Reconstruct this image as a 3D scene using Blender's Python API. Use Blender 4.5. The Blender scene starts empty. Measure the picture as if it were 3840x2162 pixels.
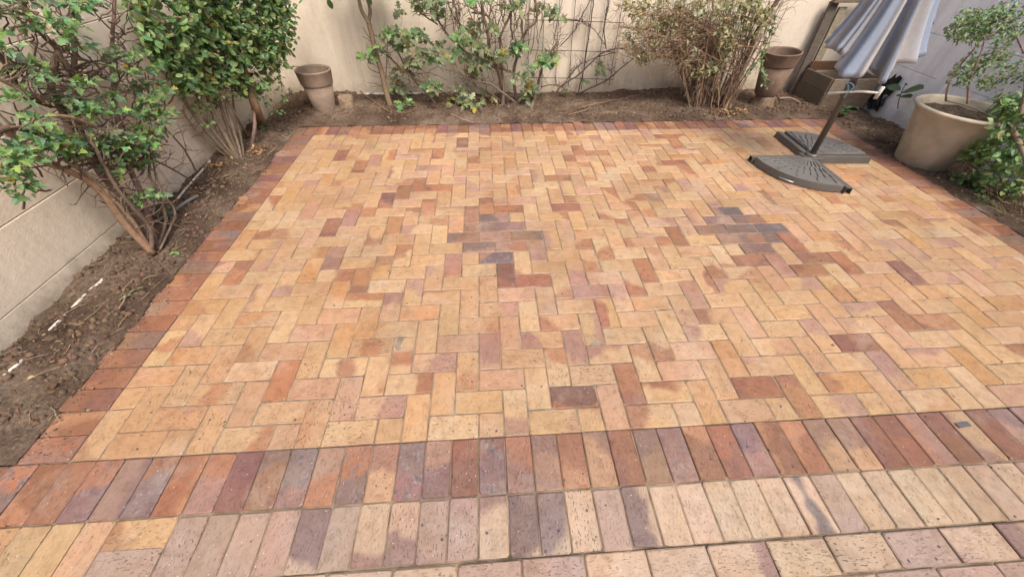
import bpy, math, random
from mathutils import Vector, Matrix, noise
random.seed(7)
R = math.radians
scene = bpy.context.scene
col = scene.collection

# ------------------------------------------------------------------ camera
F_PX, PIT, YAW, ROL = 1346.49, 0.80747, -0.07048, 0.01265      # fitted on a 3840 px wide frame
CAM = Vector((1.7419, -0.6048, 1.5461))

def ray(u, v):
    X = (u - 1920) / F_PX; Y = (v - 1081) / F_PX
    c, s = math.cos(-ROL), math.sin(-ROL); X, Y = c * X - s * Y, s * X + c * Y
    c, s = math.cos(PIT), math.sin(PIT); y = c - s * Y; z = -s - c * Y
    c, s = math.cos(YAW), math.sin(YAW)
    return Vector((c * X - s * y, s * X + c * y, z))

def hit(u, v, plane, val):
    """world point seen at photo pixel (u, v) on the plane x / y / z = val"""
    d = ray(u, v); a = 'xyz'.index(plane)
    return CAM + d * ((val - CAM[a]) / d[a])

def hitp(u, v, pt, nrm):
    d = ray(u, v); n = Vector(nrm)
    return CAM + d * ((Vector(pt) - CAM).dot(n) / d.dot(n))

cam = bpy.data.cameras.new('camera'); camo = bpy.data.objects.new('camera', cam); col.objects.link(camo)
fw = ray(1920, 1081).normalized()
rt = (ray(2920, 1081) - ray(1920, 1081)).normalized(); up = rt.cross(fw)
camo.matrix_world = Matrix(((rt.x, up.x, -fw.x, CAM.x), (rt.y, up.y, -fw.y, CAM.y), (rt.z, up.z, -fw.z, CAM.z), (0, 0, 0, 1)))
cam.sensor_width = 36; cam.lens = F_PX / 3840 * 36; cam.clip_start = 0.05; cam.clip_end = 200
scene.camera = camo

# ------------------------------------------------------------------ sky, sun, exposure
SUN_TRAVEL = Vector((-0.22, 0.47, -0.84)).normalized()
world = bpy.data.worlds.new('World'); scene.world = world; world.use_nodes = True
nt = world.node_tree; nt.nodes.clear()
sky = nt.nodes.new('ShaderNodeTexSky'); sky.sky_type = 'NISHITA'; sky.sun_disc = False
sky.sun_elevation = math.asin(-SUN_TRAVEL.z)
sky.sun_rotation = math.atan2(-SUN_TRAVEL.x, -SUN_TRAVEL.y)
sky.air_density = 1.0; sky.dust_density = 7.0; sky.ozone_density = 0.6
bg = nt.nodes.new('ShaderNodeBackground'); bg.inputs[1].default_value = 0.15
wo = nt.nodes.new('ShaderNodeOutputWorld')
nt.links.new(sky.outputs[0], bg.inputs[0]); nt.links.new(bg.outputs[0], wo.inputs[0])
sl = bpy.data.lights.new('sun', 'SUN'); sl.energy = 1.45; sl.angle = R(15); sl.color = (1, .93, .83)
so = bpy.data.objects.new('sun', sl); col.objects.link(so)
so.rotation_euler = SUN_TRAVEL.to_track_quat('-Z', 'Y').to_euler(); so.location = (5, -3, 6)
vs = scene.view_settings; vs.view_transform = 'Standard'; vs.look = 'None'; vs.gamma = 1; vs.use_curve_mapping = False
vs.exposure = 0.62
scene.cycles.max_bounces = 6; scene.cycles.transparent_max_bounces = 4
try:
    scene.cycles.use_denoising = True
except Exception:
    pass

# ------------------------------------------------------------------ helpers
def tag(o, label=None, cat=None, group=None, kind=None):
    if label: o['label'] = label
    if cat: o['category'] = cat
    if group: o['group'] = group
    if kind: o['kind'] = kind
    return o

def empty(name, loc=(0, 0, 0), parent=None):
    o = bpy.data.objects.new(name, None); col.objects.link(o); o.location = loc
    o.empty_display_size = .05
    if parent: o.parent = parent
    return o

def frame_of(d):
    d = d.normalized(); a = Vector((0, 0, 1)) if abs(d.z) < .9 else Vector((1, 0, 0))
    u = d.cross(a).normalized(); return u, d.cross(u).normalized()

class MB:
    def __init__(s): s.v = []; s.f = []; s.c = []; s.sm = []
    def add(s, vs, fs, c=(1, 1, 1), smooth=False):
        b = len(s.v); s.v += [tuple(p) for p in vs]; s.f += [tuple(b + i for i in f) for f in fs]
        s.c += [c] * len(vs); s.sm += [smooth] * len(fs)
    def box(s, cx, cy, cz, sx, sy, sz, c=(1, 1, 1), rot=None, bev=0.0):
        sx, sy, sz = sx / 2, sy / 2, sz / 2
        b = min(bev, sx * .9, sy * .9, sz * .9)
        vs = []
        if b <= 0:
            vs = [Vector((x * sx, y * sy, z * sz)) for z in (-1, 1) for y in (-1, 1) for x in (-1, 1)]
            fs = [(0, 2, 3, 1), (4, 5, 7, 6), (0, 1, 5, 4), (2, 6, 7, 3), (0, 4, 6, 2), (1, 3, 7, 5)]
        else:
            rings = [(-sz, b), (-sz + b, 0), (sz - b, 0), (sz, b)]
            for z, i in rings:
                X, Y = sx - i, sy - i
                vs += [Vector(p + (z,)) for p in ((-X, -Y), (X, -Y), (X, Y), (-X, Y))]
            fs = [(3, 2, 1, 0), (12, 13, 14, 15)]
            for r in range(3):
                for k in range(4):
                    fs.append((r * 4 + k, r * 4 + (k + 1) % 4, r * 4 + 4 + (k + 1) % 4, r * 4 + 4 + k))
        if rot is not None: vs = [rot @ p for p in vs]
        s.add([p + Vector((cx, cy, cz)) for p in vs], fs, c)
    def beam(s, a, b, w, t, c=(1, 1, 1), nrm=None, bev=.003):
        a, b = Vector(a), Vector(b); d = (b - a); L = d.length; z = d.normalized()
        if nrm is None: x, y = frame_of(z)
        else:
            y = Vector(nrm); y = (y - z * y.dot(z)).normalized(); x = y.cross(z)
        m = Matrix((x, y, z)).transposed()
        q = (a + b) / 2
        s.box(q.x, q.y, q.z, w, t, L, c, m, bev)
    def tube(s, pts, rad, n=6, c=(1, 1, 1), cap=True):
        pts = [Vector(p) for p in pts]
        if not isinstance(rad, (list, tuple)): rad = [rad] * len(pts)
        vs = []; u = None
        for i, p in enumerate(pts):
            d = pts[min(i + 1, len(pts) - 1)] - pts[max(i - 1, 0)]
            if d.length < 1e-7: d = Vector((0, 0, 1))
            d.normalize()
            if u is None: u, w = frame_of(d)
            else:
                u = (u - d * u.dot(d))
                u = u.normalized() if u.length > 1e-5 else frame_of(d)[0]
                w = d.cross(u)
            for k in range(n):
                a = 2 * math.pi * k / n
                vs.append(p + (u * math.cos(a) + w * math.sin(a)) * rad[i])
        fs = []
        for i in range(len(pts) - 1):
            for k in range(n):
                k2 = (k + 1) % n
                fs.append((i * n + k, i * n + k2, i * n + n + k2, i * n + n + k))
        if cap:
            fs.append(tuple(range(n))[::-1]); fs.append(tuple((len(pts) - 1) * n + k for k in range(n)))
        s.add(vs, fs, c, True)
    def lathe(s, prof, n=40, c=(1, 1, 1), ctr=(0, 0, 0), wob=0.0, seed=0):
        vs = []; fs = []
        for (r, z) in prof:
            for k in range(n):
                a = 2 * math.pi * k / n
                rr = r * (1 + wob * noise.noise(Vector((math.cos(a) * 1.3 + seed, math.sin(a) * 1.3, z * 4))))
                vs.append((ctr[0] + rr * math.cos(a), ctr[1] + rr * math.sin(a), ctr[2] + z))
        for i in range(len(prof) - 1):
            for k in range(n):
                k2 = (k + 1) % n
                fs.append((i * n + k, i * n + k2, i * n + n + k2, i * n + n + k))
        s.add(vs, fs, c, True)
    def build(s, name, mat, parent=None, loc=None):
        m = bpy.data.meshes.new(name); m.from_pydata(s.v, [], s.f)
        a = m.attributes.new('lc', 'FLOAT_COLOR', 'POINT')
        flat = []
        for q in s.c: flat += [q[0], q[1], q[2], 1.0]
        a.data.foreach_set('color', flat)
        m.polygons.foreach_set('use_smooth', s.sm)
        if mat: m.materials.append(mat)
        m.update()
        o = bpy.data.objects.new(name, m); col.objects.link(o)
        if parent: o.parent = parent
        if loc is not None: o.location = loc
        return o

def spline(pts, sub=5):
    pts = [Vector(p) for p in pts]
    if len(pts) < 3:
        return [pts[0].lerp(pts[-1], i / sub) for i in range(sub + 1)]
    out = []
    for i in range(len(pts) - 1):
        p0 = pts[max(i - 1, 0)]; p1 = pts[i]; p2 = pts[i + 1]; p3 = pts[min(i + 2, len(pts) - 1)]
        for k in range(sub):
            t = k / sub
            out.append(.5 * (2 * p1 + (p2 - p0) * t + (2 * p0 - 5 * p1 + 4 * p2 - p3) * t * t + (3 * p1 - p0 - 3 * p2 + p3) * t ** 3))
    out.append(pts[-1]); return out

def rv(a=1.0):
    while True:
        v = Vector((random.uniform(-1, 1), random.uniform(-1, 1), random.uniform(-1, 1)))
        if .05 < v.length < 1: return v.normalized() * a

def jit(c, a=.15, b=.1):
    k = 1 + random.uniform(-a, a)
    return tuple(max(0, x * k * (1 + random.uniform(-b, b))) for x in c)

# ------------------------------------------------------------------ materials
def new_mat(name):
    m = bpy.data.materials.new(name); m.use_nodes = True
    t = m.node_tree; t.nodes.clear()
    out = t.nodes.new('ShaderNodeOutputMaterial'); b = t.nodes.new('ShaderNodeBsdfPrincipled')
    t.links.new(b.outputs[0], out.inputs[0])
    return m, t, b, out

class N:
    def __init__(s, t): s.t = t
    def n(s, k, **kw):
        x = s.t.nodes.new('ShaderNode' + k)
        for a, v in kw.items(): setattr(x, a, v)
        return x
    def val(s, node, sock, v):
        if hasattr(v, 'bl_idname') or isinstance(v, bpy.types.NodeSocket): s.t.links.new(v, node.inputs[sock])
        else: node.inputs[sock].default_value = v
    def math(s, op, a, b=None, c=None):
        x = s.n('Math', operation=op); s.val(x, 0, a)
        if b is not None: s.val(x, 1, b)
        if c is not None: s.val(x, 2, c)
        return x.outputs[0]
    def vmath(s, op, a, b=None):
        x = s.n('VectorMath', operation=op); s.val(x, 0, a)
        if b is not None: s.val(x, 1, b)
        return x.outputs[0] if op not in ('DOT_PRODUCT', 'LENGTH') else x.outputs[1]
    def noise(s, vec, scale, det=3, rough=.55, dist=0):
        x = s.n('TexNoise'); x.inputs['Scale'].default_value = scale; x.inputs['Detail'].default_value = det
        x.inputs['Roughness'].default_value = rough; x.inputs['Distortion'].default_value = dist
        if vec is not None: s.t.links.new(vec, x.inputs['Vector'])
        return x.outputs[0]
    def ramp(s, f, pts):
        x = s.n('ValToRGB'); e = x.color_ramp.elements
        while len(e) < len(pts): e.new(.5)
        for q, (p, c) in zip(e, pts):
            q.position = p; q.color = (c + (1,)) if isinstance(c, tuple) else (c, c, c, 1)
        s.t.links.new(f, x.inputs[0]); return x.outputs[0]
    def mix(s, f, a, b, mode='MIX'):
        x = s.n('Mix', data_type='RGBA', blend_type=mode)
        s.val(x, 0, f)
        for i, v in ((6, a), (7, b)):
            if isinstance(v, tuple): x.inputs[i].default_value = v + (1,)
            else: s.t.links.new(v, x.inputs[i])
        return x.outputs[2]
    def step(s, f, a, b):
        x = s.n('MapRange', interpolation_type='SMOOTHSTEP'); s.val(x, 0, f)
        x.inputs[1].default_value = a; x.inputs[2].default_value = b
        return x.outputs[0]
    def bump(s, h, strength, dist=.01):
        x = s.n('Bump'); x.inputs['Strength'].default_value = strength; x.inputs['Distance'].default_value = dist
        s.t.links.new(h, x.inputs['Height']); return x.outputs[0]

def brick_material(name, kind):
    m, t, b, out = new_mat(name); q = N(t)
    def at(nm, k=kind):
        a = q.n('Attribute'); a.attribute_type = k; a.attribute_name = nm; return a
    loc = at('bl', 'GEOMETRY').outputs['Vector']
    bc = at('bc').outputs['Color']; fc = at('fc').outputs['Color']
    fp = q.n('SeparateXYZ'); t.links.new(at('fp').outputs['Vector'], fp.inputs[0])
    fs = q.n('SeparateXYZ'); t.links.new(at('fs').outputs['Vector'], fs.inputs[0])
    off = q.n('CombineXYZ'); t.links.new(fs.outputs[0], off.inputs[0]); t.links.new(q.math('MULTIPLY', fs.outputs[0], 1.7), off.inputs[1]); t.links.new(q.math('MULTIPLY', fs.outputs[0], .37), off.inputs[2])
    P = q.vmath('ADD', loc, off.outputs[0])
    lx = q.n('SeparateXYZ'); t.links.new(loc, lx.inputs[0])
    nz = q.noise(P, 9, 1, .4, .3)
    tt = q.math('ADD', q.math('MULTIPLY', lx.outputs[0], q.math('COSINE', fp.outputs[0])), q.math('MULTIPLY', lx.outputs[1], q.math('SINE', fp.outputs[0])))
    tt = q.math('MULTIPLY', tt, 9.0)
    tc = q.math('SUBTRACT', .32, q.math('ABSOLUTE', tt))
    tt = q.math('ADD', q.math('MULTIPLY', tt, q.math('SUBTRACT', 1.0, fp.outputs[2])), q.math('MULTIPLY', tc, fp.outputs[2]))
    tt = q.math('ADD', tt, q.math('MULTIPLY', q.math('SUBTRACT', nz, .5), 1.25))
    mask = q.step(q.math('SUBTRACT', tt, fp.outputs[1]), -.13, .20)
    mask = q.math('MULTIPLY', mask, fs.outputs[1])
    soft = q.noise(P, 28, 4, .6)
    mask = q.math('MULTIPLY', mask, q.math('ADD', .65, q.math('MULTIPLY', soft, .6)))
    c = q.mix(q.math('MINIMUM', mask, 1.0), bc, fc)
    # broad burn variation inside a brick
    c = q.mix(q.math('MULTIPLY', q.step(q.noise(P, 7, 3, .55), .42, .75), .35), c, fc, 'MULTIPLY') if False else c
    tone = q.ramp(q.noise(P, 24, 5, .7), [(.30, (.70, .66, .62)), (.48, (.95, .94, .93)), (.62, (1.06, 1.06, 1.07)), (.8, (1.12, 1.12, 1.14))])
    c = q.mix(.85, c, tone, 'MULTIPLY')
    warm = q.ramp(q.noise(P, 5.5, 2, .5), [(.35, (1.0, .9, .82)), (.65, (.98, 1.0, 1.04))])
    c = q.mix(.6, c, warm, 'MULTIPLY')
    # rough glaze on the hard-burnt bricks
    gl = q.math('MULTIPLY', q.step(q.noise(P, 26, 4, .62, .4), .50, .60), fs.outputs[2])
    c = q.mix(gl, c, q.ramp(q.noise(P, 60, 3, .6), [(.35, (.095, .075, .08)), (.5, (.18, .145, .15)), (.66, (.30, .235, .215))]))
    # drag marks and pits, stretched along the brick
    mp = q.n('Mapping'); mp.inputs['Scale'].default_value = (70, 190, 1); t.links.new(P, mp.inputs[0])
    pit = q.step(q.noise(mp.outputs[0], 1.0, 2, .55), .605, .66)
    amt = q.math('ADD', .12, q.math('MULTIPLY', q.math('FRACT', q.math('MULTIPLY', fs.outputs[0], 7.31)), .75))
    amt = q.math('MULTIPLY', amt, q.step(q.noise(P, 9, 2, .5), .3, .62))
    c = q.mix(q.math('MULTIPLY', pit, amt), c, (.085, .052, .04))
    v2 = q.n('TexVoronoi'); v2.inputs['Scale'].default_value = 85; t.links.new(q.vmath('ADD', P, (3.1, 7.7, 1.1)), v2.inputs['Vector'])
    g2 = q.n('SeparateColor'); t.links.new(v2.outputs['Color'], g2.inputs[0])
    wh = q.math('MULTIPLY', q.step(q.math('SUBTRACT', .2, v2.outputs['Distance']), 0, .1), q.math('GREATER_THAN', g2.outputs[1], .93))
    c = q.mix(q.math('MULTIPLY', wh, .7), c, (.78, .70, .6))
    v3 = q.n('TexVoronoi'); v3.inputs['Scale'].default_value = 26; t.links.new(q.vmath('ADD', P, (9.1, 2.7, 4.1)), v3.inputs['Vector'])
    g3 = q.n('SeparateColor'); t.links.new(v3.outputs['Color'], g3.inputs[0])
    bl = q.math('MULTIPLY', q.step(q.math('SUBTRACT', .17, v3.outputs['Distance']), 0, .06), q.math('GREATER_THAN', g3.outputs[2], .93))
    c = q.mix(q.math('MULTIPLY', bl, .85), c, (.035, .035, .05))
    # grime that runs across many bricks (world scale)
    geo = q.n('NewGeometry')
    big = q.ramp(q.noise(geo.outputs['Position'], 1.3, 5, .65), [(.32, (.78, .75, .71)), (.55, (1, 1, 1))])
    c = q.mix(.85, c, big, 'MULTIPLY')
    dst = q.step(q.noise(geo.outputs['Position'], 3.4, 5, .7), .52, .72)
    c = q.mix(q.math('MULTIPLY', dst, .22), c, (.52, .45, .37))
    t.links.new(c, b.inputs['Base Color'])
    rgh = q.math('ADD', .40, q.math('MULTIPLY', soft, .25)); t.links.new(rgh, b.inputs['Roughness'])
    b.inputs['Specular IOR Level'].default_value = .5
    h = q.math('SUBTRACT', q.math('ADD', q.math('MULTIPLY', q.noise(P, 120, 3, .6), .5), q.math('MULTIPLY', q.noise(P, 25, 3, .5), .8)), q.math('MULTIPLY', pit, .7))
    t.links.new(q.bump(h, .7, .004), b.inputs['Normal'])
    return m

M_BRICK = brick_material('clay_brick', 'OBJECT')
M_BRICKG = brick_material('clay_brick_far', 'GEOMETRY')

def simple(name, colr, rough=.7, nscale=12, var=.25, bump=.2, bscale=60, spec=.3, metal=0, dist=.004):
    m, t, b, out = new_mat(name); q = N(t)
    tc = q.n('TexCoord').outputs['Object']
    f = q.noise(tc, nscale, 5, .6)
    lo = tuple(x * (1 - var) for x in colr); hi = tuple(min(1, x * (1 + var)) for x in colr)
    t.links.new(q.ramp(f, [(.3, lo), (.7, hi)]), b.inputs['Base Color'])
    b.inputs['Roughness'].default_value = rough; b.inputs['Specular IOR Level'].default_value = spec; b.inputs['Metallic'].default_value = metal
    if bump: t.links.new(q.bump(q.noise(tc, bscale, 4, .6), bump, dist), b.inputs['Normal'])
    return m

def attr_mat(name, rough=.6, spec=.3, trans=0.0, nscale=30, var=.2, bump=.25, bscale=90, dist=.004):
    """takes its colour from the mesh colour attribute lc, with grain"""
    m, t, b, out = new_mat(name); q = N(t)
    a = q.n('Attribute'); a.attribute_type = 'GEOMETRY'; a.attribute_name = 'lc'
    tc = q.n('TexCoord').outputs['Object']
    f = q.ramp(q.noise(tc, nscale, 4, .6), [(.3, 1 - var), (.7, 1.0)])
    c = q.mix(1.0, a.outputs['Color'], f, 'MULTIPLY')
    t.links.new(c, b.inputs['Base Color']); b.inputs['Roughness'].default_value = rough; b.inputs['Specular IOR Level'].default_value = spec
    if bump: t.links.new(q.bump(q.noise(tc, bscale, 3, .6), bump, dist), b.inputs['Normal'])
    if trans:
        tr = q.n('BsdfTranslucent'); t.links.new(q.mix(1.0, c, (1.0, 1.1, .5), 'MULTIPLY'), tr.inputs[0])
        mx = q.n('MixShader'); mx.inputs[0].default_value = trans
        t.links.new(b.outputs[0], mx.inputs[1]); t.links.new(tr.outputs[0], mx.inputs[2]); t.links.new(mx.outputs[0], out.inputs[0])
    return m

M_LEAF = attr_mat('leaf', .42, .45, .28, 40, .15, .15)
M_BARK = attr_mat('bark', .85, .2, 0, 45, .4, .6, 70, .006)
M_LITTER = attr_mat('litter', .85, .2, 0, 60, .3, .2)

def wall_material(name, base, dark, stain, bump=.35):
    m, t, b, out = new_mat(name); q = N(t)
    pos = q.n('NewGeometry').outputs['Position']
    c = q.ramp(q.noise(pos, 1.6, 5, .6), [(.3, dark), (.65, base)])
    fine = q.ramp(q.noise(pos, 35, 4, .65), [(.3, (.92, .91, .9)), (.6, (1, 1, 1))])
    c = q.mix(.9, c, fine, 'MULTIPLY')
    mv = q.n('Mapping'); mv.inputs['Scale'].default_value = (7, 7, .9); t.links.new(pos, mv.inputs[0])
    c = q.mix(.8, c, q.ramp(q.noise(mv.outputs[0], 1.0, 5, .65), [(.34, (.84, .83, .82)), (.5, (1, 1, 1))]), 'MULTIPLY')
    # splashed soil and damp marks low on the wall, with uneven outlines
    sp = q.n('SeparateXYZ'); t.links.new(pos, sp.inputs[0])
    n = q.noise(pos, 9, 6, .7)
    low = q.math('SUBTRACT', q.math('MULTIPLY', n, .42), sp.outputs[2])
    c = q.mix(q.math('MULTIPLY', q.step(low, .02, .2), .55), c, stain)
    sc = q.step(q.noise(pos, 22, 5, .75, .8), .66, .74)
    sc = q.math('MULTIPLY', sc, q.step(sp.outputs[2], .75, .1))
    c = q.mix(q.math('MULTIPLY', sc, .6), c, stain)
    t.links.new(c, b.inputs['Base Color']); b.inputs['Roughness'].default_value = .85; b.inputs['Specular IOR Level'].default_value = .2
    h = q.math('ADD', q.noise(pos, 14, 5, .6), q.math('MULTIPLY', q.noise(pos, 120, 3, .6), .35))
    t.links.new(q.bump(h, bump, .008), b.inputs['Normal'])
    return m

M_CREAM = wall_material('cream_plaster', (.75, .675, .565), (.69, .61, .505), (.36, .28, .20))
M_CREAM2 = wall_material('cream_panel', (.75, .67, .555), (.68, .60, .49), (.26, .20, .14), .5)
M_GREYW = wall_material('pale_panel', (.86, .88, .92), (.80, .82, .86), (.34, .32, .30), .5)

def soil_material():
    m, t, b, out = new_mat('soil'); q = N(t)
    pos = q.n('NewGeometry').outputs['Position']
    c = q.ramp(q.noise(pos, 2.2, 5, .65), [(.3, (.055, .038, .029)), (.48, (.125, .088, .065)), (.7, (.25, .195, .15))])
    g = q.ramp(q.noise(pos, 70, 5, .7), [(.3, (.45, .43, .42)), (.55, (1, 1, 1)), (.75, (1.3, 1.25, 1.2))])
    c = q.mix(.9, c, g, 'MULTIPLY')
    v = q.n('TexVoronoi'); v.inputs['Scale'].default_value = 60; t.links.new(pos, v.inputs['Vector'])
    gt = q.n('SeparateColor'); t.links.new(v.outputs['Color'], gt.inputs[0])
    ch = q.math('MULTIPLY', q.step(q.math('SUBTRACT', .35, v.outputs['Distance']), 0, .1), q.math('GREATER_THAN', gt.outputs[0], .88))
    c = q.mix(q.math('MULTIPLY', ch, .5), c, (.30, .23, .165))
    t.links.new(c, b.inputs['Base Color']); b.inputs['Roughness'].default_value = .95; b.inputs['Specular IOR Level'].default_value = .1
    h = q.math('ADD', q.noise(pos, 45, 6, .7), q.math('MULTIPLY', q.noise(pos, 160, 3, .7), .5))
    t.links.new(q.bump(h, .9, .018), b.inputs['Normal'])
    return m
M_SOIL = soil_material()
M_SAND = simple('joint_sand', (.21, .165, .12), .95, 9, .65, .5, 200, .1)
M_GROUND = simple('bare_ground', (.16, .13, .10), .95, 2, .3, .4, 20, .1)

# ------------------------------------------------------------------ setting: ground, soil beds
PT = 0.11                                    # paving module: a brick is 2 x 1 modules
NX, NY = 48, 28                              # herringbone field in modules
W, D = NX * PT, NY * PT
BACK_Y, RIGHT_X = 4.15, 6.15
def left_x(y): return -0.69 + .022 * (y - .6) if y > .6 else -0.69

g = MB(); g.add([(-40, -40, -.3), (40, -40, -.3), (40, 40, -.3), (-40, 40, -.3)], [(0, 1, 2, 3)])
tag(g.build('ground', M_GROUND), kind='structure')

def soil_h(x, y):
    p = Vector((x, y, 0))
    h = .022 + .022 * noise.noise(p * 2.1) + .016 * noise.noise(p * 6) + .015 * noise.noise(p * 17 + Vector((3, 1, 0))) + .011 * noise.noise(p * 37)
    e = min(max(0, -x - .22) if x < -.1 and y < D + .3 else 9, max(0, y - (D + .22)) if y > D and -.3 < x < W + .3 else 9, max(0, x - (W + .22)) if x > W + .1 and y < D + .3 else 9)
    if x < -.22 and y < D + .22:             # rises towards the left wall
        h += .045 * min(1, max(0, (-.24 - x) / .3))
        h -= .03 * max(0, 1 - abs(y - .55) / .5) * min(1, max(0, (-.3 - x) / .3))
    if y > D + .3 and x < .75: h += .05 * max(0, 1 - Vector((x + .15, y - 4.1)).length / .9)
    if y > D + .3 and 3.2 < x < 4.9: h += .035 * max(0, 1 - Vector((x - 4.0, (y - 4.1) * 2)).length / .9)
    if x > W + .22: h -= .03 * min(1, (x - W - .22) / .4)
    if e < .08: h = h * (e / .08) + (.004 + .012 * noise.noise(p * 11) + .006 * noise.noise(p * 31)) * (1 - e / .08)
    return h

def soil_mesh():
    st = .0125; x0, y0 = -.86, .0; nx, ny = int(7.2 / st), int(4.3 / st)
    idx = {}; vs = []; fs = []
    def ins(x, y):
        w = .196 + .016 * noise.noise(Vector((x * 7, y * 7, 2)))
        return -w < x < W + w and y < D + w
    def vid(i, j):
        k = (i, j)
        if k not in idx:
            x, y = x0 + i * st, y0 + j * st
            idx[k] = len(vs); vs.append((x, y, soil_h(x, y)))
        return idx[k]
    for i in range(nx):
        for j in range(ny):
            x, y = x0 + (i + .5) * st, y0 + (j + .5) * st
            if ins(x, y) or x < left_x(y) - .05 or x > RIGHT_X + .05 or y > BACK_Y + .05 or (x > W and y < .4): continue
            fs.append((vid(i, j), vid(i + 1, j), vid(i + 1, j + 1), vid(i, j + 1)))
    b = MB(); b.add(vs, fs, smooth=True); return b
tag(soil_mesh().build('garden_soil', M_SOIL), 'brown bare soil of the beds along the three walls', kind='structure')

# ------------------------------------------------------------------ setting: walls
# back wall: one smooth plastered wall
b = MB(); b.box((RIGHT_X + left_x(4)) / 2, BACK_Y + .11, .75, RIGHT_X - left_x(4) + 1.0, .22, 2.3)
back = b.build('back_wall', M_CREAM)
tag(back, 'smooth cream plastered boundary wall along the back of the patio', 'wall')
# ledge at the foot of the back wall, white line of the footing showing
b = MB(); b.box(.35, BACK_Y - .012, .0, 1.3, .03, .085, bev=.006); b.build('footing', simple('footing', (.55, .52, .47), .9), back)

JOINTS = [-.16, .15, .455, .76, 1.065, 1.37, 1.675]
def panel_wall(name, label, mat, p0, p1, face, posts):
    """precast wall: stacked panels between posts; face = +1 if its seen side looks to +x"""
    root = empty(name, (0, 0, 0)); tag(root, label, 'wall')
    p0, p1 = Vector((p0[0], p0[1], 0)), Vector((p1[0], p1[1], 0)); d = (p1 - p0); L = d.length; d.normalize()
    n = Vector((d.y, -d.x, 0)); n = n if n.x * face > 0 else -n
    rot = Matrix((d, n, Vector((0, 0, 1)))).transposed()
    ys = [0] + posts + [L]
    for a, c in zip(ys[:-1], ys[1:]):
        for z0, z1 in zip(JOINTS[:-1], JOINTS[1:]):
            if c - a < .15: continue
            m = p0 + d * ((a + c) / 2) - n * (.03 + random.uniform(-.001, .0015))
            mb = MB(); mb.box(m.x, m.y, (z0 + z1) / 2, c - a - .004, .06, z1 - z0 - random.uniform(.0015, .0035), rot=rot, bev=.0035)
            mb.build('panel', mat, root)
    for a in posts:
        m = p0 + d * a - n * .045
        mb = MB(); mb.box(m.x, m.y, .8, .12, .13, 1.95, rot=rot, bev=.012); mb.build('post', mat, root)
    return root
lw = panel_wall('side_wall', 'cream painted precast panel wall behind the green shrubs', M_CREAM2, (-.715, -1.6), (left_x(4.15), 4.14), 1, [.55, 3.62, 5.1])
rw = panel_wall('side_wall', 'pale grey precast panel wall behind the large planter', M_GREYW, (RIGHT_X, -1.6), (RIGHT_X, 4.14), -1, [1.45, 3.05, 4.58])

# unseen wall and overhang added behind the camera to shade the step courses
hs = empty('added_shade_wall', (2.5, -2.75, 0)); tag(hs, 'added out-of-view cream wall with an overhang, shading the step courses', 'added_shade_wall')
b = MB(); b.box(0, -.15, 1.1, 13, .3, 2.8, bev=.01); b.build('wall', M_CREAM, hs)
b = MB(); b.box(0, .0, 2.56, 13.4, .7, .1, bev=.02); b.build('shade_overhang', simple('shade_board', (.45, .42, .38), .7), hs)

# ------------------------------------------------------------------ paving
CREAM = [(0.426, 0.282, 0.157), (0.452, 0.309, 0.178), (0.409, 0.277, 0.162), (0.435, 0.287, 0.153), (0.417, 0.264, 0.157), (0.452, 0.318, 0.196), (0.401, 0.256, 0.142), (0.426, 0.264, 0.149)]
PINKISH = [(0.417, 0.266, 0.17), (0.401, 0.257, 0.161), (0.427, 0.279, 0.187)]
RED = [(0.3, 0.145, 0.081), (0.33, 0.165, 0.09), (0.27, 0.13, 0.081), (0.35, 0.185, 0.1)]
MAUVE = [(.32, .19, .145), (.35, .215, .165), (.29, .17, .135)]
DARK = [(.21, .10, .07), (.19, .095, .075)]
ORANGE = [(0.396, 0.228, 0.107), (0.414, 0.247, 0.122)]
SLATE = [(.14, .10, .095), (.17, .115, .095), (.125, .095, .10)]

MARK = """0,4c 0,7o 0,12o 0,16r 1,9R 1,13r 1,17o 2,10m 3,2c 3,7m 3,15P 3,19o 3,23R 3,27r 4,4r 4,8m 4,19r 5,0r 5,4P 5,9o 5,13R 5,17P 5,21R 6,2R 6,5P 6,9r 6,10M 6,14M 6,22M 7,2P 7,18m 7,23r 8,3c 8,4o 8,8R 8,12r 8,16D 9,4c 9,5o 9,13R 9,17R 10,6m 10,10r 10,14r 10,18R 10,21M 11,2r 11,3c 11,15R 11,18R 11,23R 12,3m 12,15m 13,9M 13,25R 14,2r 14,5r 14,14R 14,18m 15,3M 15,6m 15,15R 15,23r 16,7P 16,8D 16,12o 16,15R 17,4m 17,8R 18,1D 18,2r 18,5r 18,10M 19,3M 20,3m 20,4m 20,7M 20,8m 20,11r 20,15R 20,19R 21,0r 21,1R 21,5r 21,17m 22,1r 22,6m 22,10r 22,22r 23,2P 23,3r 23,7r 23,23R 24,8R 24,12r 24,16r 24,23R 25,4m 25,13r 25,16r 25,21r 26,1R 26,2o 26,5r 26,6M 26,10r 26,13m 26,14r 27,7r 27,11R 27,15m 27,18r 28,0R 28,7m 28,8r 28,16m 29,17r 29,21r 29,24r 30,1o 30,9R 30,21R 31,15m 31,19r 31,26R 32,3R 32,7m 32,8M 32,24R 33,1M 33,8R 34,1o 34,5m 34,6r 34,9R 34,10R 34,13o 34,21o 35,2m 35,3P 36,4R 36,8R 36,23o 36,24r 37,1o 37,4R 37,9r 39,6o 39,7D 39,10m 40,7m 41,12r 42,5o 42,10o 43,10m 44,12r 44,15r 46,13r"""
MARKS = {}
for w in MARK.split():
    ij, c = w[:-1], w[-1]; i, j = ij.split(','); MARKS[(int(i), int(j))] = c

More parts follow.
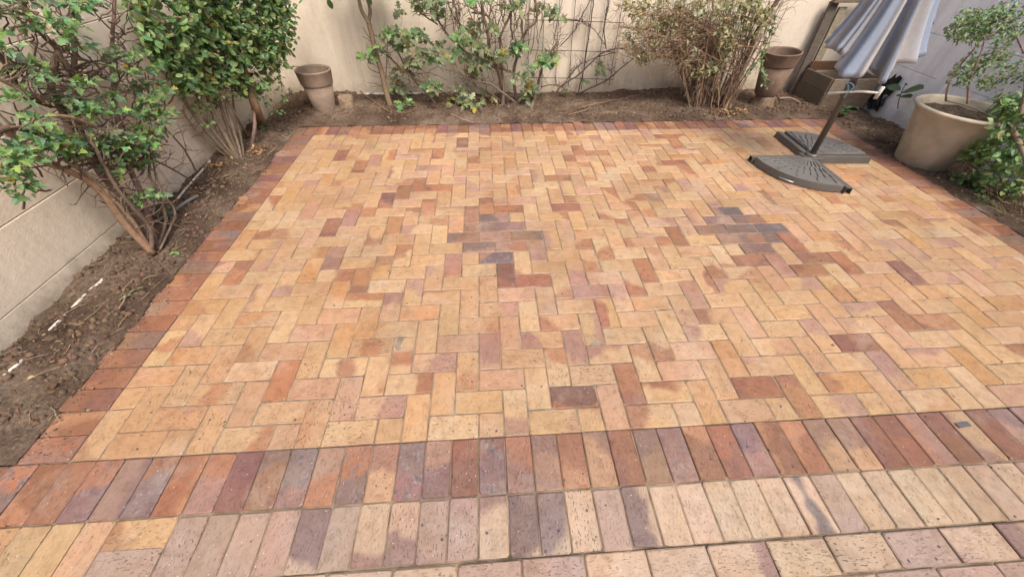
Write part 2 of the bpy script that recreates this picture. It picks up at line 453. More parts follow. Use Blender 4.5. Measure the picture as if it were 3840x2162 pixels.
def style(code):
    """base colour, flash colour, (angle, threshold, stripe), (seed, strength, 0)"""
    ch = random.choice
    seed = random.uniform(0, 50); ang = random.choice([0, math.pi, .5, -.6, 2.5, 1.57, -1.57, 3.6]) + random.uniform(-.3, .3)
    thr = random.uniform(-.15, .3); st = 1.0; mode = 0.0
    if code == '.':
        base = jit(ch(CREAM), .05, .025); fl = jit(ch(RED + MAUVE + ORANGE + ORANGE), .15, .05)
        k = random.random()
        if k < .4: thr = random.uniform(.8, 1.3); st = random.uniform(.2, .5)
        elif k < .85: thr = random.uniform(.0, .8); st = random.uniform(.35, .85)
        else: base = jit(ch(PINKISH), .08, .03); st = .3; thr = .8
    elif code == 'r': base = jit(ch(CREAM), .08, .03); fl = jit(ch(RED), .1, .05); st = .97
    elif code == 'm': base = jit(ch(CREAM + PINKISH), .08, .03); fl = jit(ch(MAUVE), .1, .05); st = .95
    elif code == 'c': base = jit(ch(CREAM), .08, .03); fl = jit(ch(RED), .1, .05); mode = 1.0; thr = -.1; ang = random.choice([0, .15]); st = .9
    elif code == 'R': base = jit(ch(RED), .12, .05); fl = jit(ch(DARK), .1, .05); st = .6; thr = random.uniform(.1, .7)
    elif code == 'D': base = jit(ch(DARK), .1, .05); fl = jit(ch(RED), .1, .05); st = .7; thr = .3
    elif code == 'M': base = jit(ch(MAUVE), .1, .04); fl = jit(ch(RED + CREAM), .1, .05); st = .5; thr = random.uniform(.1, .6)
    elif code == 'P': base = jit(ch(PINKISH), .06, .03); base = (base[0] * 1.02, base[1] * .97, base[2]); fl = jit(ch(RED), .1, .05); st = .25
    elif code == 'o': base = jit(ch(ORANGE), .1, .04); fl = jit(ch(CREAM + RED), .1, .05); st = .7; thr = random.uniform(0, .5)
    elif code == 'K': base = jit(ch(SLATE), .1, .05); fl = jit(ch(RED + SLATE + MAUVE), .1, .05); st = .8; thr = random.uniform(-.1, .4)
    # edging bricks
    elif code == 'O': base = jit((.25, .12, .072), .12, .05); fl = jit(ch([(.20, .10, .08), (.40, .22, .12)]), .1, .05); st = .7
    elif code == 'B': base = jit((.20, .135, .125), .1, .06); fl = jit(ch([(.34, .16, .09), (.26, .15, .13)]), .1, .05); st = .9; thr = random.uniform(-.2, .4)
    elif code == 'V': base = jit((.28, .17, .135), .1, .06); fl = jit(ch([(.32, .15, .085), (.19, .12, .115)]), .1, .05); st = .8
    elif code == 'W': base = jit((.20, .10, .095), .1, .05); fl = jit((.24, .12, .10), .1, .05); st = .6
    elif code == 'N': base = jit((.24, .14, .09), .1, .05); fl = jit((.17, .11, .10), .1, .05); st = .7
    elif code == 'T': base = jit((.37, .235, .14), .1, .05); fl = jit((.22, .125, .10), .1, .05); st = .8
    # pale step bricks
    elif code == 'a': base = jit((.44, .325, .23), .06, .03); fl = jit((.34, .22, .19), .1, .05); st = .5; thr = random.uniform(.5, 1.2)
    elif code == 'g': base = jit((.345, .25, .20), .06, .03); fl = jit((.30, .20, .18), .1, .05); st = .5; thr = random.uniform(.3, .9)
    elif code == 'd': base = jit((.40, .295, .215), .06, .03); fl = jit((.17, .12, .115), .1, .04); st = .95; thr = random.uniform(-.75, -.3)
    elif code == 'h': base = jit((.42, .305, .22), .06, .03); fl = jit((.26, .165, .15), .1, .04); st = .9; ang = random.choice([0, math.pi]) + random.uniform(-.3, .3); thr = random.uniform(.2, .5)
    elif code == 's': base = jit((.50, .36, .26), .04, .02); fl = (.12, .105, .11); st = .9; ang = 1.57; mode = 1.0; thr = .12
    glaze = {'B': .85, 'V': .4, 'K': .7, 'W': .2, 'N': .3, 'O': .12, 'T': .1, 'M': .12}.get(code, 0.0) * random.uniform(.4, 1.0)
    return base, fl, (ang, thr, mode), (seed, st, glaze)

def brick_shape(L, Wd, seed):
    """8-cornered brick: worn top edge, no bottom; 38 triangles"""
    rnd = random.Random(seed); hx, hy = L / 2, Wd / 2
    ol = []
    for sx, sy in ((1, 1), (-1, 1), (-1, -1), (1, -1)):
        r1, r2 = rnd.uniform(.002, .011), rnd.uniform(.002, .011)
        a = (sx * (hx - r1), sy * (hy - rnd.uniform(0, .0022))); c = (sx * (hx - rnd.uniform(0, .0022)), sy * (hy - r2))
        ol += ([c, a] if sx * sy > 0 else [a, c])
    vs = []; e = [rnd.uniform(.0028, .0052) for _ in range(8)]
    for z, k in ((-.06, 0), (-.0035, 0), (0, 1)):
        for i, (x, y) in enumerate(ol):
            q = e[i] * k
            vs.append((x - math.copysign(q, x), y - math.copysign(q, y), z + (rnd.uniform(-.0006, .0006) if k else 0)))
    fs = []
    for r in range(2):
        for i in range(8):
            i2 = (i + 1) % 8; fs.append((r * 8 + i, r * 8 + i2, r * 8 + 8 + i2, r * 8 + 8 + i))
    fs.append(tuple(range(16, 24)))
    return vs, fs

BRICK_MESH = {}
def brick_mesh(L, Wd, k):
    key = (L, Wd, k)
    if key not in BRICK_MESH:
        vs, fs = brick_shape(L, Wd, hash(key) & 65535)
        m = bpy.data.meshes.new('brick'); m.from_pydata(vs, [], fs)
        a = m.attributes.new('bl', 'FLOAT_VECTOR', 'POINT'); a.data.foreach_set('vector', [c for v in vs for c in v])
        m.materials.append(M_BRICK); m.update(); BRICK_MESH[key] = m
    return BRICK_MESH[key]

GAP = .0022
def brick_obj(parent, x, y, L, Wd, rz, code, z=0.0, tilt=1.0):
    o = bpy.data.objects.new('brick', brick_mesh(L, Wd, random.randrange(9))); col.objects.link(o); o.parent = parent
    o.location = (x + random.uniform(-.0008, .0008), y + random.uniform(-.0008, .0008), z + random.uniform(-.002, .002))
    o.rotation_euler = (random.uniform(-.010, .010) * tilt, random.uniform(-.007, .007) * tilt, rz + random.uniform(-.006, .006) + (math.pi if random.random() < .5 else 0))
    bc, fl, fp, fs = style(code)
    o['bc'] = bc; o['fc'] = fl; o['fp'] = fp; o['fs'] = fs
    return o

# layout of the field: 90 degree herringbone with two diamond insets of dark bricks laid in running bond
field = []                                   # (cx, cy, L, W, rz, code) in modules
taken = set(); INSET = []
for cx, codes in ((16, ['K', 'NV', 'NVN', 'KV', 'K']), (32, ['K', 'VN', 'NKK', 'NK', 'N'])):
    for r, (row, cc) in enumerate(zip((14, 13, 12, 11, 10), codes)):
        n = len(cc)
        for k, c in enumerate(cc):
            bx = cx - n + 2 * k
            taken |= {(bx, row), (bx + 1, row)}; INSET.append((bx + 1, row + .5, 2, 1, 0, c))
for i in range(-1, NX):
    for j in range(-1, NY):
        d = (i - j) % 4
        if d == 0: cells = [(i, j), (i, j + 1)]; rz = math.pi / 2
        elif d == 1: cells = [(i, j), (i + 1, j)]; rz = 0
        else: continue
        ok = [c for c in cells if 0 <= c[0] < NX and 0 <= c[1] < NY and c not in taken]
        if not ok: continue
        code = MARKS.get((i, j), None)
        if code is None:
            k = random.random()
            # the far half carries a few more reds than could be told apart singly
            code = '.' if k < (.90 if j < 14 else .76) else random.choice('r m r o m'.split())
        if len(ok) == 2:
            field.append(((cells[0][0] + cells[1][0] + 1) / 2, (cells[0][1] + cells[1][1] + 1) / 2, 2, 1, rz, code))
        else:
            field.append((ok[0][0] + .5, ok[0][1] + .5, 1, 1, rz, code))
field += INSET

b = MB(); b.add([(-.3, -1.2, -.055), (W + .3, -1.2, -.055), (W + .3, D + .21, -.055), (-.3, D + .21, -.055)], [(0, 1, 2, 3)])
nxs, nys = 264, 154; vv = []
for j in range(nys + 1):
    for i in range(nxs + 1):
        x, y = W * i / nxs, D * j / nys
        vv.append((x, y, -.0042 + .0030 * noise.noise(Vector((x * 6, y * 6, 3))) + .0016 * noise.noise(Vector((x * 23, y * 23, 8)))))
b.add(vv, [(j * (nxs + 1) + i, j * (nxs + 1) + i + 1, (j + 1) * (nxs + 1) + i + 1, (j + 1) * (nxs + 1) + i) for j in range(nys) for i in range(nxs)], smooth=True)
patio = b.build('patio_paving', M_SAND)
tag(patio, 'herringbone patio floor of cream and red clay bricks', kind='structure')

field.sort(key=lambda q: (Vector((q[0] * PT, q[1] * PT, 0)) - CAM).length)
def seen(q):
    p = Vector((q[0] * PT, q[1] * PT, 0)) - CAM
    X = p.dot(rt) / p.dot(fw); Y = p.dot(up) / p.dot(fw)
    return abs(X) < 1.46 and abs(Y) < .84
order = [q for q in field if seen(q)] + [q for q in field if not seen(q)]
near_bricks, far_bricks = order[:300], order[300:]
def dims(q): return (q[2] * PT - GAP, q[3] * PT - GAP)
for q in near_bricks:
    L, Wd = dims(q); brick_obj(patio, q[0] * PT, q[1] * PT, L, Wd, q[4], q[5])

def joined_bricks(items, parent):
    vs = []; fs = []; at = {k: [] for k in ('bl', 'bc', 'fc', 'fp', 'fs')}
    for q in items:
        L, Wd = dims(q); v, f = brick_shape(L, Wd, random.randrange(9999)); base = len(vs)
        bc, fl, fp, fss = style(q[5]); fl180 = math.pi if random.random() < .5 else 0
        m = Matrix.Translation((q[0] * PT, q[1] * PT, random.uniform(-.0014, .0014))) @ Matrix.Rotation(q[4] + fl180 + random.uniform(-.006, .006), 4, 'Z') @ Matrix.Rotation(random.uniform(-.007, .007), 4, 'X') @ Matrix.Rotation(random.uniform(-.005, .005), 4, 'Y')
        for p in v:
            vs.append(m @ Vector(p)); at['bl'] += p; at['bc'] += bc; at['fc'] += fl; at['fp'] += fp; at['fs'] += fss
        fs += [tuple(base + i for i in ff) for ff in f]
    m = bpy.data.meshes.new('far_bricks'); m.from_pydata(vs, [], fs)
    for k, d in at.items():
        a = m.attributes.new(k, 'FLOAT_VECTOR', 'POINT'); a.data.foreach_set('vector', d)
    m.materials.append(M_BRICKG); o = bpy.data.objects.new('far_bricks', m); col.objects.link(o); o.parent = parent
    tag(o, kind='stuff'); return o
joined_bricks(far_bricks, patio)

def course(name, label):
    return tag(empty(name), label, kind='structure')
HB = math.pi / 2
# near soldier course of the border
NEARC = "O B V B O V W N B V B T B V O B V V O T O N V O O V O O T T O O V O T O V V B V O V O T".split()
c1 = course('paving_border', 'near edging course of dark red and purple bricks')
for k in range(-8, 57):
    code = NEARC[k % len(NEARC)] if k >= 0 else "O B O B V O B O".split()[k]
    brick_obj(c1, (k + .5) * PT, -PT, 2 * PT - GAP, PT - GAP, HB, code)
c2 = course('paving_border', 'left edging course of red and brown bricks')
LEFTC = "V O O O O N O V O O N O O B O N O O O V W O O W V O N O N O W N".split()
for j in range(NY + 2):
    y = (j + .5) * PT
    code = LEFTC[j % len(LEFTC)]
    if j < NY + 0:
        brick_obj(c2, -PT, y, 2 * PT - GAP, PT - GAP, 0, code if code != 'R' else 'O')
c3 = course('paving_border', 'far edging course of red bricks below the back bed')
for k in range(-2, NX + 2):
    brick_obj(c3, (k + .5) * PT, D + PT, 2 * PT - GAP, PT - GAP, HB, random.choice('O O O O O V O O N W O O O B'.split()), tilt=1.5)
c4 = course('paving_border', 'right edging course of red bricks beside the planter')
for j in range(NY):
    brick_obj(c4, W + PT, (j + .5) * PT, 2 * PT - GAP, PT - GAP, 0, random.choice('O O V O N O T O V O'.split()))
# pale step courses at the photographer's feet
c5 = course('step_paving', 'pale soldier course of cream and mauve bricks')
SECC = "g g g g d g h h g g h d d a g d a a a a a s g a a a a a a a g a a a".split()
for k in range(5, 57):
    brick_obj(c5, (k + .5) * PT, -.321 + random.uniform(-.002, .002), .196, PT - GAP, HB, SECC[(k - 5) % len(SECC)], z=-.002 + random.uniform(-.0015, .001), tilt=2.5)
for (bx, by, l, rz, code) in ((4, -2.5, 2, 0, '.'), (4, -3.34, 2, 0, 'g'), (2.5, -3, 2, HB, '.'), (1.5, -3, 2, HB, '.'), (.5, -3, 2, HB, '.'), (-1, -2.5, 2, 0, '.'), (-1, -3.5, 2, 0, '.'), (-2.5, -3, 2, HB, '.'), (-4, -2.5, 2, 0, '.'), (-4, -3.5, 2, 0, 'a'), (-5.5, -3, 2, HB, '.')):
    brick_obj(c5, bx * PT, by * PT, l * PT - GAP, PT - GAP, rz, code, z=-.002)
c6 = course('step_paving', 'pale stretcher courses of cream bricks in the foreground')
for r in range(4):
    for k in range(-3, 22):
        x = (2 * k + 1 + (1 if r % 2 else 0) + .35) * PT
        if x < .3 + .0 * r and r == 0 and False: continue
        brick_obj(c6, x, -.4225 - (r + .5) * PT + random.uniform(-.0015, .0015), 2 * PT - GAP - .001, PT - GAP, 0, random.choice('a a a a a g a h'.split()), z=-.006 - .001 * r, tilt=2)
b = MB(); b.add([(-1, -1.2, -.0135), (W + 1, -1.2, -.0135), (W + 1, -.4215, -.0135), (-1, -.4215, -.0135)], [(0, 1, 2, 3)])
b.add([(-1, -.421, -.008), (W + 1, -.421, -.008), (W + 1, -.002, -.008), (-1, -.002, -.008)], [(0, 1, 2, 3)])
b.add([(-.22, .0, -.009), (0, .0, -.009), (0, D + .22, -.009), (-.22, D + .22, -.009)], [(0, 1, 2, 3)])
b.add([(W, .0, -.009), (W + .22, .0, -.009), (W + .22, D + .22, -.009), (W, D + .22, -.009)], [(0, 1, 2, 3)])
b.add([(0, D, -.009), (W, D, -.009), (W, D + .22, -.009), (0, D + .22, -.009)], [(0, 1, 2, 3)])
tag(b.build('joint_sand', M_SAND), kind='structure')
#PLANTS#
# ------------------------------------------------------------------ foliage helpers
LEAF_SHAPES = {
    'oval': [(0, 0), (.22, .2), (.5, .3), (.8, .22), (1, 0), (.8, -.22), (.5, -.3), (.22, -.2)],
    'lobed': [(0, 0), (.02, .3), (.22, .22), (.38, .52), (.52, .24), (.72, .26), (1, 0), (.72, -.26), (.52, -.24), (.38, -.52), (.22, -.22), (.02, -.3)],
    'maple': [(0, 0), (-.05, .34), (.2, .17), (.4, .58), (.45, .17), (.68, .3), (1, 0), (.68, -.3), (.45, -.17), (.4, -.58), (.2, -.17), (-.05, -.34)],
    'narrow': [(0, 0), (.35, .15), (.7, .13), (1, 0), (.7, -.13), (.35, -.15)],
}
def leaf(mb, pos, d, nrm, size, shape, c, fold=.12, droop=.15):
    d = d.normalized(); n = (nrm - d * nrm.dot(d))
    n = n.normalized() if n.length > 1e-4 else frame_of(d)[0]
    s = n.cross(d); ol = LEAF_SHAPES[shape]
    cx = .42
    vs = [pos + (d * cx - n * .02) * size]
    for (x, y) in ol:
        z = fold * abs(y) * 1.6 - droop * x * x
        vs.append(pos + (d * x + s * y + n * z) * size)
    k = len(ol)
    mb.add(vs, [(0, 1 + i, 1 + (i + 1) % k) for i in range(k)], c)

def rosette(mb, ctr, rad, n, size, shape, cols, upv=Vector((0, 0, 1)), spread=.55, yellow=.03):
    for _ in range(n):
        o = rv(); o.z = abs(o.z) * .7 - .15
        p = ctr + o * rad * random.uniform(.15, 1)
        d = (o + rv(.5) + Vector((0, 0, random.uniform(-.5, .15)))).normalized()
        nr = (upv + rv(spread)).normalized()
        c = jit(random.choice(cols), .28, .10)
        if random.random() < yellow: c = jit(random.choice(((.36, .30, .07), (.30, .20, .09))), .2, .1)
        leaf(mb, p, d, nr, size * random.uniform(.4, 1.35), shape, c, random.uniform(.0, .45), random.uniform(0, .5))

def wiggle(p, q, n, amp):
    p, q = Vector(p), Vector(q); out = [p]
    off = Vector((0, 0, 0))
    for i in range(1, n):
        off += rv(amp); out.append(p.lerp(q, i / n) + off * (1 - (i / n) ** 3))
    out.append(q); return out

def branch(mb, pts, r0, r1, c, sub=4, n=6, rough=.0):
    P = spline(pts, sub); k = len(P) - 1
    if rough: P = [P[0]] + [p + rv(rough) for p in P[1:-1]] + [P[-1]]
    mb.tube(P, [r0 + (r1 - r0) * (i / k) for i in range(k + 1)], n, c)
    return P

def twigs(mb, P, n, L, r, c, bias=Vector((0, 0, .4)), tips=None, depth=1, keep=None):
    for _ in range(n):
        i = random.randrange(max(1, len(P) // 5), len(P)); p = P[i]
        d = (rv() + bias).normalized(); l = L * random.uniform(.4, 1.2)
        q = p + d * l
        if keep and not keep(q): continue
        w = wiggle(p, q, 4, l * .09); mb.tube(w, [r, r * .85, r * .7, r * .55, r * .35], 4, jit(c, .2, .06), cap=False)
        if tips is not None: tips.append(q)
        if depth > 0: twigs(mb, w, 2, L * .55, r * .65, c, bias, tips, depth - 1, keep)

BROWN = (.185, .13, .098); GREYB = (.27, .205, .155); TAN = (.34, .235, .15)
G1 = [(0.165, 0.302, 0.116), (0.198, 0.346, 0.121), (0.127, 0.254, 0.121), (0.242, 0.367, 0.11), (0.116, 0.232, 0.11)]      # fresh green
G2 = [(.13, .24, .09), (.155, .275, .10), (.10, .205, .09), (.20, .315, .11), (.23, .33, .125), (.25, .31, .12)]    # glossy green
G3 = [(.18, .225, .115), (.215, .26, .125), (.15, .20, .115), (.25, .27, .14), (.12, .16, .09)]     # dull olive
G4 = [(.36, .36, .22), (.40, .38, .24), (.30, .30, .16), (.46, .38, .20), (.42, .40, .22), (.40, .41, .31), (.38, .37, .20)]  # grey sage and straw

def crop(x0, y0, k): return lambda x, y: (x0 + x / k, y0 + y / k)

# ------------------------------------------------------------------ pruned shrub at the left wall
def left_shrub():
    root = empty('pruned_shrub', hit(570, 945, 'z', .03))
    tag(root, 'open pruned shrub with bare brown branches and lobed leaves by the left wall', 'shrub')
    inv = Vector(root.location)
    keep = lambda q: q.x > left_x(q.y) + .02 and q.z > .05 and q.x < -.12
    def W3(u, v, x): return hit(u, v, 'x', x) - inv
    kp = lambda q: keep(q + inv)
    mb = MB(); tips = []
    stems = [
        ([(575, 950, -.39), (466, 835, -.42), (366, 705, -.45), (260, 643, -.46), (168, 605, -.47), (60, 520, -.46), (-40, 440, -.45)], .021, .010, TAN),
        ([(572, 945, -.39), (490, 820, -.40), (420, 740, -.42), (372, 690, -.44), (240, 600, -.43)], .013, .007, TAN),
        ([(580, 935, -.40), (528, 800, -.44), (434, 711, -.50), (348, 610, -.54), (280, 520, -.56), (235, 420, -.57), (190, 330, -.58), (205, 240, -.58), (216, 188, -.57), (150, 120, -.55), (100, 50, -.52), (70, -50, -.5)], .023, .011, BROWN),
        ([(560, 910, -.41), (480, 760, -.46), (400, 650, -.50), (330, 560, -.53), (288, 430, -.55), (282, 330, -.56), (279, 200, -.56), (270, 60, -.54), (262, -50, -.52)], .021, .010, BROWN),
        ([(585, 925, -.39), (548, 780, -.41), (500, 660, -.45), (455, 560, -.48), (440, 450, -.5), (430, 330, -.52), (418, 220, -.52), (425, 90, -.5), (430, -30, -.48)], .017, .008, BROWN),
        ([(570, 935, -.38), (560, 850, -.36), (500, 780, -.36), (430, 690, -.37), (380, 600, -.39), (330, 500, -.41)], .013, .007, BROWN),
        ([(215, 195, -.57), (262, 262, -.55), (278, 300, -.55)], .012, .014, BROWN),
        ([(-30, 285, -.43), (90, 340, -.44), (178, 386, -.45)], .010, .007, TAN),
        ([(190, 430, -.40), (300, 450, -.40), (380, 488, -.41), (452, 508, -.41)], .010, .008, TAN),
        ([(-30, 500, -.44), (50, 480, -.45), (150, 500, -.47), (300, 530, -.46), (420, 560, -.45)], .013, .008, BROWN),
        ([(-30, 180, -.5), (30, 250, -.52), (50, 300, -.53), (100, 360, -.55), (190, 400, -.56)], .013, .010, BROWN),
        ([(150, 370, -.56), (260, 330, -.57), (330, 295, -.56), (420, 228, -.54), (500, 200, -.5)], .009, .006, BROWN),
        ([(130, 290, -.58), (240, 305, -.58), (340, 308, -.57), (440, 275, -.55)], .007, .004, BROWN),
        ([(300, 620, -.5), (400, 600, -.5), (520, 590, -.5), (620, 620, -.48), (740, 690, -.5)], .008, .006, BROWN),
        ([(590, 930, -.38), (620, 830, -.4), (600, 740, -.42), (560, 640, -.44), (590, 520, -.45)], .010, .006, BROWN),
        ([(600, 935, -.37), (640, 850, -.38), (655, 790, -.4), (600, 700, -.42), (560, 560, -.46), (530, 480, -.46)], .007, .005, GREYB),
        ([(735, 640, -.56), (690, 560, -.56), (620, 480, -.54), (560, 420, -.52)], .007, .004, BROWN),
        ([(150, 560, -.46), (90, 700 - 120, -.46), (0, 620, -.46)], .008, .005, TAN),
    ]
    for pts, r0, r1, c in stems:
        P = branch(mb, [W3(*q) for q in pts], r0, r1, jit(c, .1, .05), 5, 8, .002)
        twigs(mb, P, int(len(P) * .55), .19, r1 * .42 + .0012, BROWN, Vector((.1, 0, .25)), tips, 1, kp)
    # dense criss-cross of thin dark shoots against the wall
    for _ in range(95):
        u, v = random.uniform(-20, 640), random.uniform(-20, 600)
        if u > 560 and v > 400: continue
        a = W3(u, v, random.uniform(-.62, -.45)); q = a + Vector((random.uniform(-.04, .1), random.uniform(-.3, .3), random.uniform(-.12, .16)))
        if kp(q): mb.tube(wiggle(a, q, 6, .02), [.0045, .004, .004, .0035, .003, .0025, .002], 4, jit(BROWN, .25, .06), cap=False)
    mb.build('branches', M_BARK, root)
    c0 = crop(0, 0, 2.339); c5 = crop(0, 500, 1.611)
    cl = [c0(*q) for q in ((350, 30), (590, 50), (700, 90), (560, 220), (290, 250), (620, 320), (680, 420), (30, 130), (60, 310), (40, 450), (250, 620), (350, 700), (100, 880), (220, 590), (740, 740), (1000, 490), (1120, 490), (1080, 640), (1240, 500), (1380, 580), (970, 850), (530, 880), (680, 920), (800, 980), (310, 1070), (350, 1180), (560, 1250), (650, 1340), (900, 1290), (880, 1000), (1240, 760), (1350, 760), (1450, 820), (1560, 770), (1620, 850), (1330, 950), (1440, 1000), (1330, 1040), (1200, 1150), (1440, 1100), (980, 1200), (1080, 1230), (1300, 1280), (1160, 1330), (1230, 1380), (200, 1320), (50, 1380), (120, 1400), (1000, 960), (1260, 620), (1290, 880), (440, 180), (640, 240), (20, 20), (1250, 1000), (1170, 800), (1380, 1180), (800, 40))]
    cl += [c5(*q) for q in ((230, 20), (80, 120), (150, 170), (400, 110), (460, 150), (620, 70), (760, 50), (900, 60), (760, 150), (850, 190), (700, 230), (110, 300), (180, 335), (20, 260), (860, 390), (920, 385), (790, 100), (670, 20), (540, 40), (330, 60))]
    for k, (u, v) in enumerate(cl):
        x = -.36 - .16 * random.random() + (.05 if v > 450 else 0)
        p = W3(u, v, x)
        m2 = MB(); rosette(m2, Vector((0, 0, 0)), .07, random.randint(18, 26), .037, 'lobed', G1 if random.random() < .85 else G3, (Vector((.35, -.25, .9))), .6, .03)
        # stalk that carries the tuft back into the branches
        m2.tube(wiggle((0, 0, -.01), Vector((random.uniform(-.12, -.03), random.uniform(-.06, .1), -random.uniform(.06, .16))), 4, .012), [.003, .0035, .004, .0045, .005], 5, jit(BROWN, .2, .05), cap=False)
        m2.build('leaf_cluster', M_LEAF, root, p)
    # cut ends, pale wood
    for (u, v, x) in ((452, 508, -.41), (415, 140, -.5), (178, 386, -.45), (100, 360, -.53), (290, 570, -.44)):
        a = W3(u, v, x); m3 = MB(); m3.tube([a, a + Vector((.012, -.01, .008))], .0085, 8, (.55, .42, .28)); m3.build('cut_end', M_BARK, root)
    return root
left_shrub()

# ------------------------------------------------------------------ dense glossy shrub in the left corner
def corner_shrub():
    base = hit(885, 600, 'z', .04)
    root = empty('corner_shrub', base); tag(root, 'dense round-leaved green shrub with many upright stems in the left corner', 'shrub')
    pl = ((-.36, 2.75, 0), (1, -.42, 0))
    def W3(u, v, off=0): return hitp(u, v, (pl[0][0] + off, pl[0][1], 0), pl[1]) - base
    mb = MB()
    def st(pts, r0, r1, c, foot=None):
        P = [W3(u, v, o) for u, v, o in pts]
        if foot: P[0] = hit(pts[0][0], pts[0][1], 'z', .03) - base
        return branch(mb, P, r0 * 1.45, r1 * 1.3, jit(c, .1, .05), 5, 8, .002)
    L = [([(880, 600, 0), (800, 520, -.03), (735, 440, -.05), (690, 375, -.07), (650, 290, -.08), (600, 150, -.08)], .011, .007, GREYB),
         ([(888, 600, 0), (815, 510, -.02), (765, 440, -.03), (740, 360, -.05), (735, 280, -.05)], .010, .006, GREYB),
         ([(893, 598, 0), (850, 520, -.02), (805, 440, -.04), (780, 370, -.06), (770, 300, -.06), (760, 150, -.06)], .014, .008, GREYB),
         ([(900, 598, 0), (862, 500, -.02), (835, 420, -.03), (815, 350, -.04), (800, 250, -.05)], .011, .007, BROWN),
         ([(905, 597, 0), (885, 520, -.04), (860, 440, -.06), (840, 360, -.08)], .012, .007, GREYB),
         ([(870, 600, 0), (790, 540, -.06), (720, 470, -.08), (680, 410, -.1)], .008, .005, GREYB),
         ([(915, 590, 0), (900, 500, -.05), (880, 420, -.08), (870, 340, -.1)], .008, .005, BROWN)]
    for a in L:
        P = st(*a, foot=True); twigs(mb, P, 6, .16, .003, BROWN, Vector((0, 0, .5)), None, 1)
    P = st([(985, 470, 0), (962, 410, -.02), (935, 330, -.04), (910, 250, -.06), (890, 150, -.06), (880, 30, -.06)], .026, .018, (.33, .23, .14), foot=True)
    P = st([(945, 545, 0), (955, 470, -.02), (948, 400, -.04), (930, 300, -.06)], .011, .009, (.36, .27, .21), foot=True)
    P = st([(930, 520, 0), (890, 440, -.05), (850, 370, -.06)], .007, .005, GREYB, foot=True)
    # bare shoots arching over the crown
    st([(870, 300, .0), (760, 110, .06), (700, 70, .08), (610, 70, .08), (560, 80, .08)], .006, .004, TAN)
    st([(610, 70, .08), (570, 40, .1), (600, -30, .1)], .005, .003, GREYB)
    st([(560, 190, .05), (530, 110, .08), (498, 40, .1)], .007, .005, TAN)
    mb.build('branches', M_BARK, root)
    poly = [(500, -90), (1075, -90), (1068, 0), (1092, 95), (1066, 175), (1045, 235), (1005, 290), (970, 345), (915, 350), (850, 318), (800, 365), (735, 330), (700, 345), (640, 285), (570, 190), (520, 60)]
    def inside(x, y):
        r = False; j = len(poly) - 1
        for i in range(len(poly)):
            (xi, yi), (xj, yj) = poly[i], poly[j]
            if (yi > y) != (yj > y) and x < (xj - xi) * (y - yi) / (yj - yi) + xi: r = not r
            j = i
        return r
    cr = MB(); n = 0
    tips = []; holes = [(random.uniform(560, 1060), random.uniform(-40, 330), random.uniform(16, 34)) for _ in range(16)]
    while len(tips) < 580:
        u, v = random.uniform(490, 1100), random.uniform(-90, 345)
        u += random.gauss(0, 9); v += random.gauss(0, 9)
        if not inside(u, v): continue
        if 560 < u < 680 and v < 110 and random.random() < .85: continue     # the dark gap
        if any((u - a) ** 2 + (v - b_) ** 2 < r_ * r_ for a, b_, r_ in holes): continue
        tips.append((u, v))
    for (u, v) in tips:
        off = random.choice((0, .05, .1, -.08, -.15)) + random.uniform(-.05, .05)
        c = W3(u, v, off)
        if (c + base).x < left_x((c + base).y) + .08: c = W3(u, v, .04)
        if (c + base).y > BACK_Y - .15: continue
        d = (rv() + Vector((.4, -.3, .35))).normalized()
        e = c + d * random.uniform(.06, .13)
        cr.tube([c - d * .08, c, e], [.003, .0025, .0015], 4, jit(BROWN, .2, .05), cap=False)
        for _ in range(random.randint(8, 12)):
            t = random.random(); p = (c - d * .05).lerp(e, t) + rv(.012)
            ld = (d * .4 + rv()).normalized()
            col_ = jit(random.choice(G2), .3, .1)
            if random.random() < .012: col_ = (.40, .30, .05)
            leaf(cr, p, ld, (Vector((.35, -.35, .75)) + rv(.7)), random.uniform(.036, .066), 'oval', col_, random.uniform(0, .35), random.uniform(0, .3))
    for (u, v) in ((1100, 60), (1110, 110), (1098, 150), (1085, 200), (1070, 250), (1040, 290), (700, 330), (655, 300), (590, 230), (545, 200), (540, 140), (500, 30), (1000, 320), (880, 350), (820, 350)):
        c = W3(u + random.gauss(0, 8), v, .03); d = (rv() + Vector((.5, -.2, .1))).normalized()
        cr.tube([c - d * .12, c, c + d * .08], [.003, .0022, .001], 4, jit(BROWN, .2, .05), cap=False)
        for _ in range(9): leaf(cr, c + d * random.uniform(-.06, .08) + rv(.012), d * .6 + rv(), Vector((.3, -.3, .8)) + rv(.7), random.uniform(.025, .055), 'oval', jit(random.choice(G2), .3, .1), random.uniform(0, .35), .2)
    # loose sprays low on the right side
    for (u, v) in ((1040, 300), (1050, 340), (1010, 350), (1075, 370), (1020, 390), (1040, 420), (980, 370), (1000, 330), (740, 400), (760, 415), (780, 460), (820, 370)):
        rosette(cr, W3(u, v, .02), .06, 12, .032, 'oval', G2, Vector((.3, -.3, .8)), .7, .02)
    cr.build('crown', M_LEAF, root)
corner_shrub()

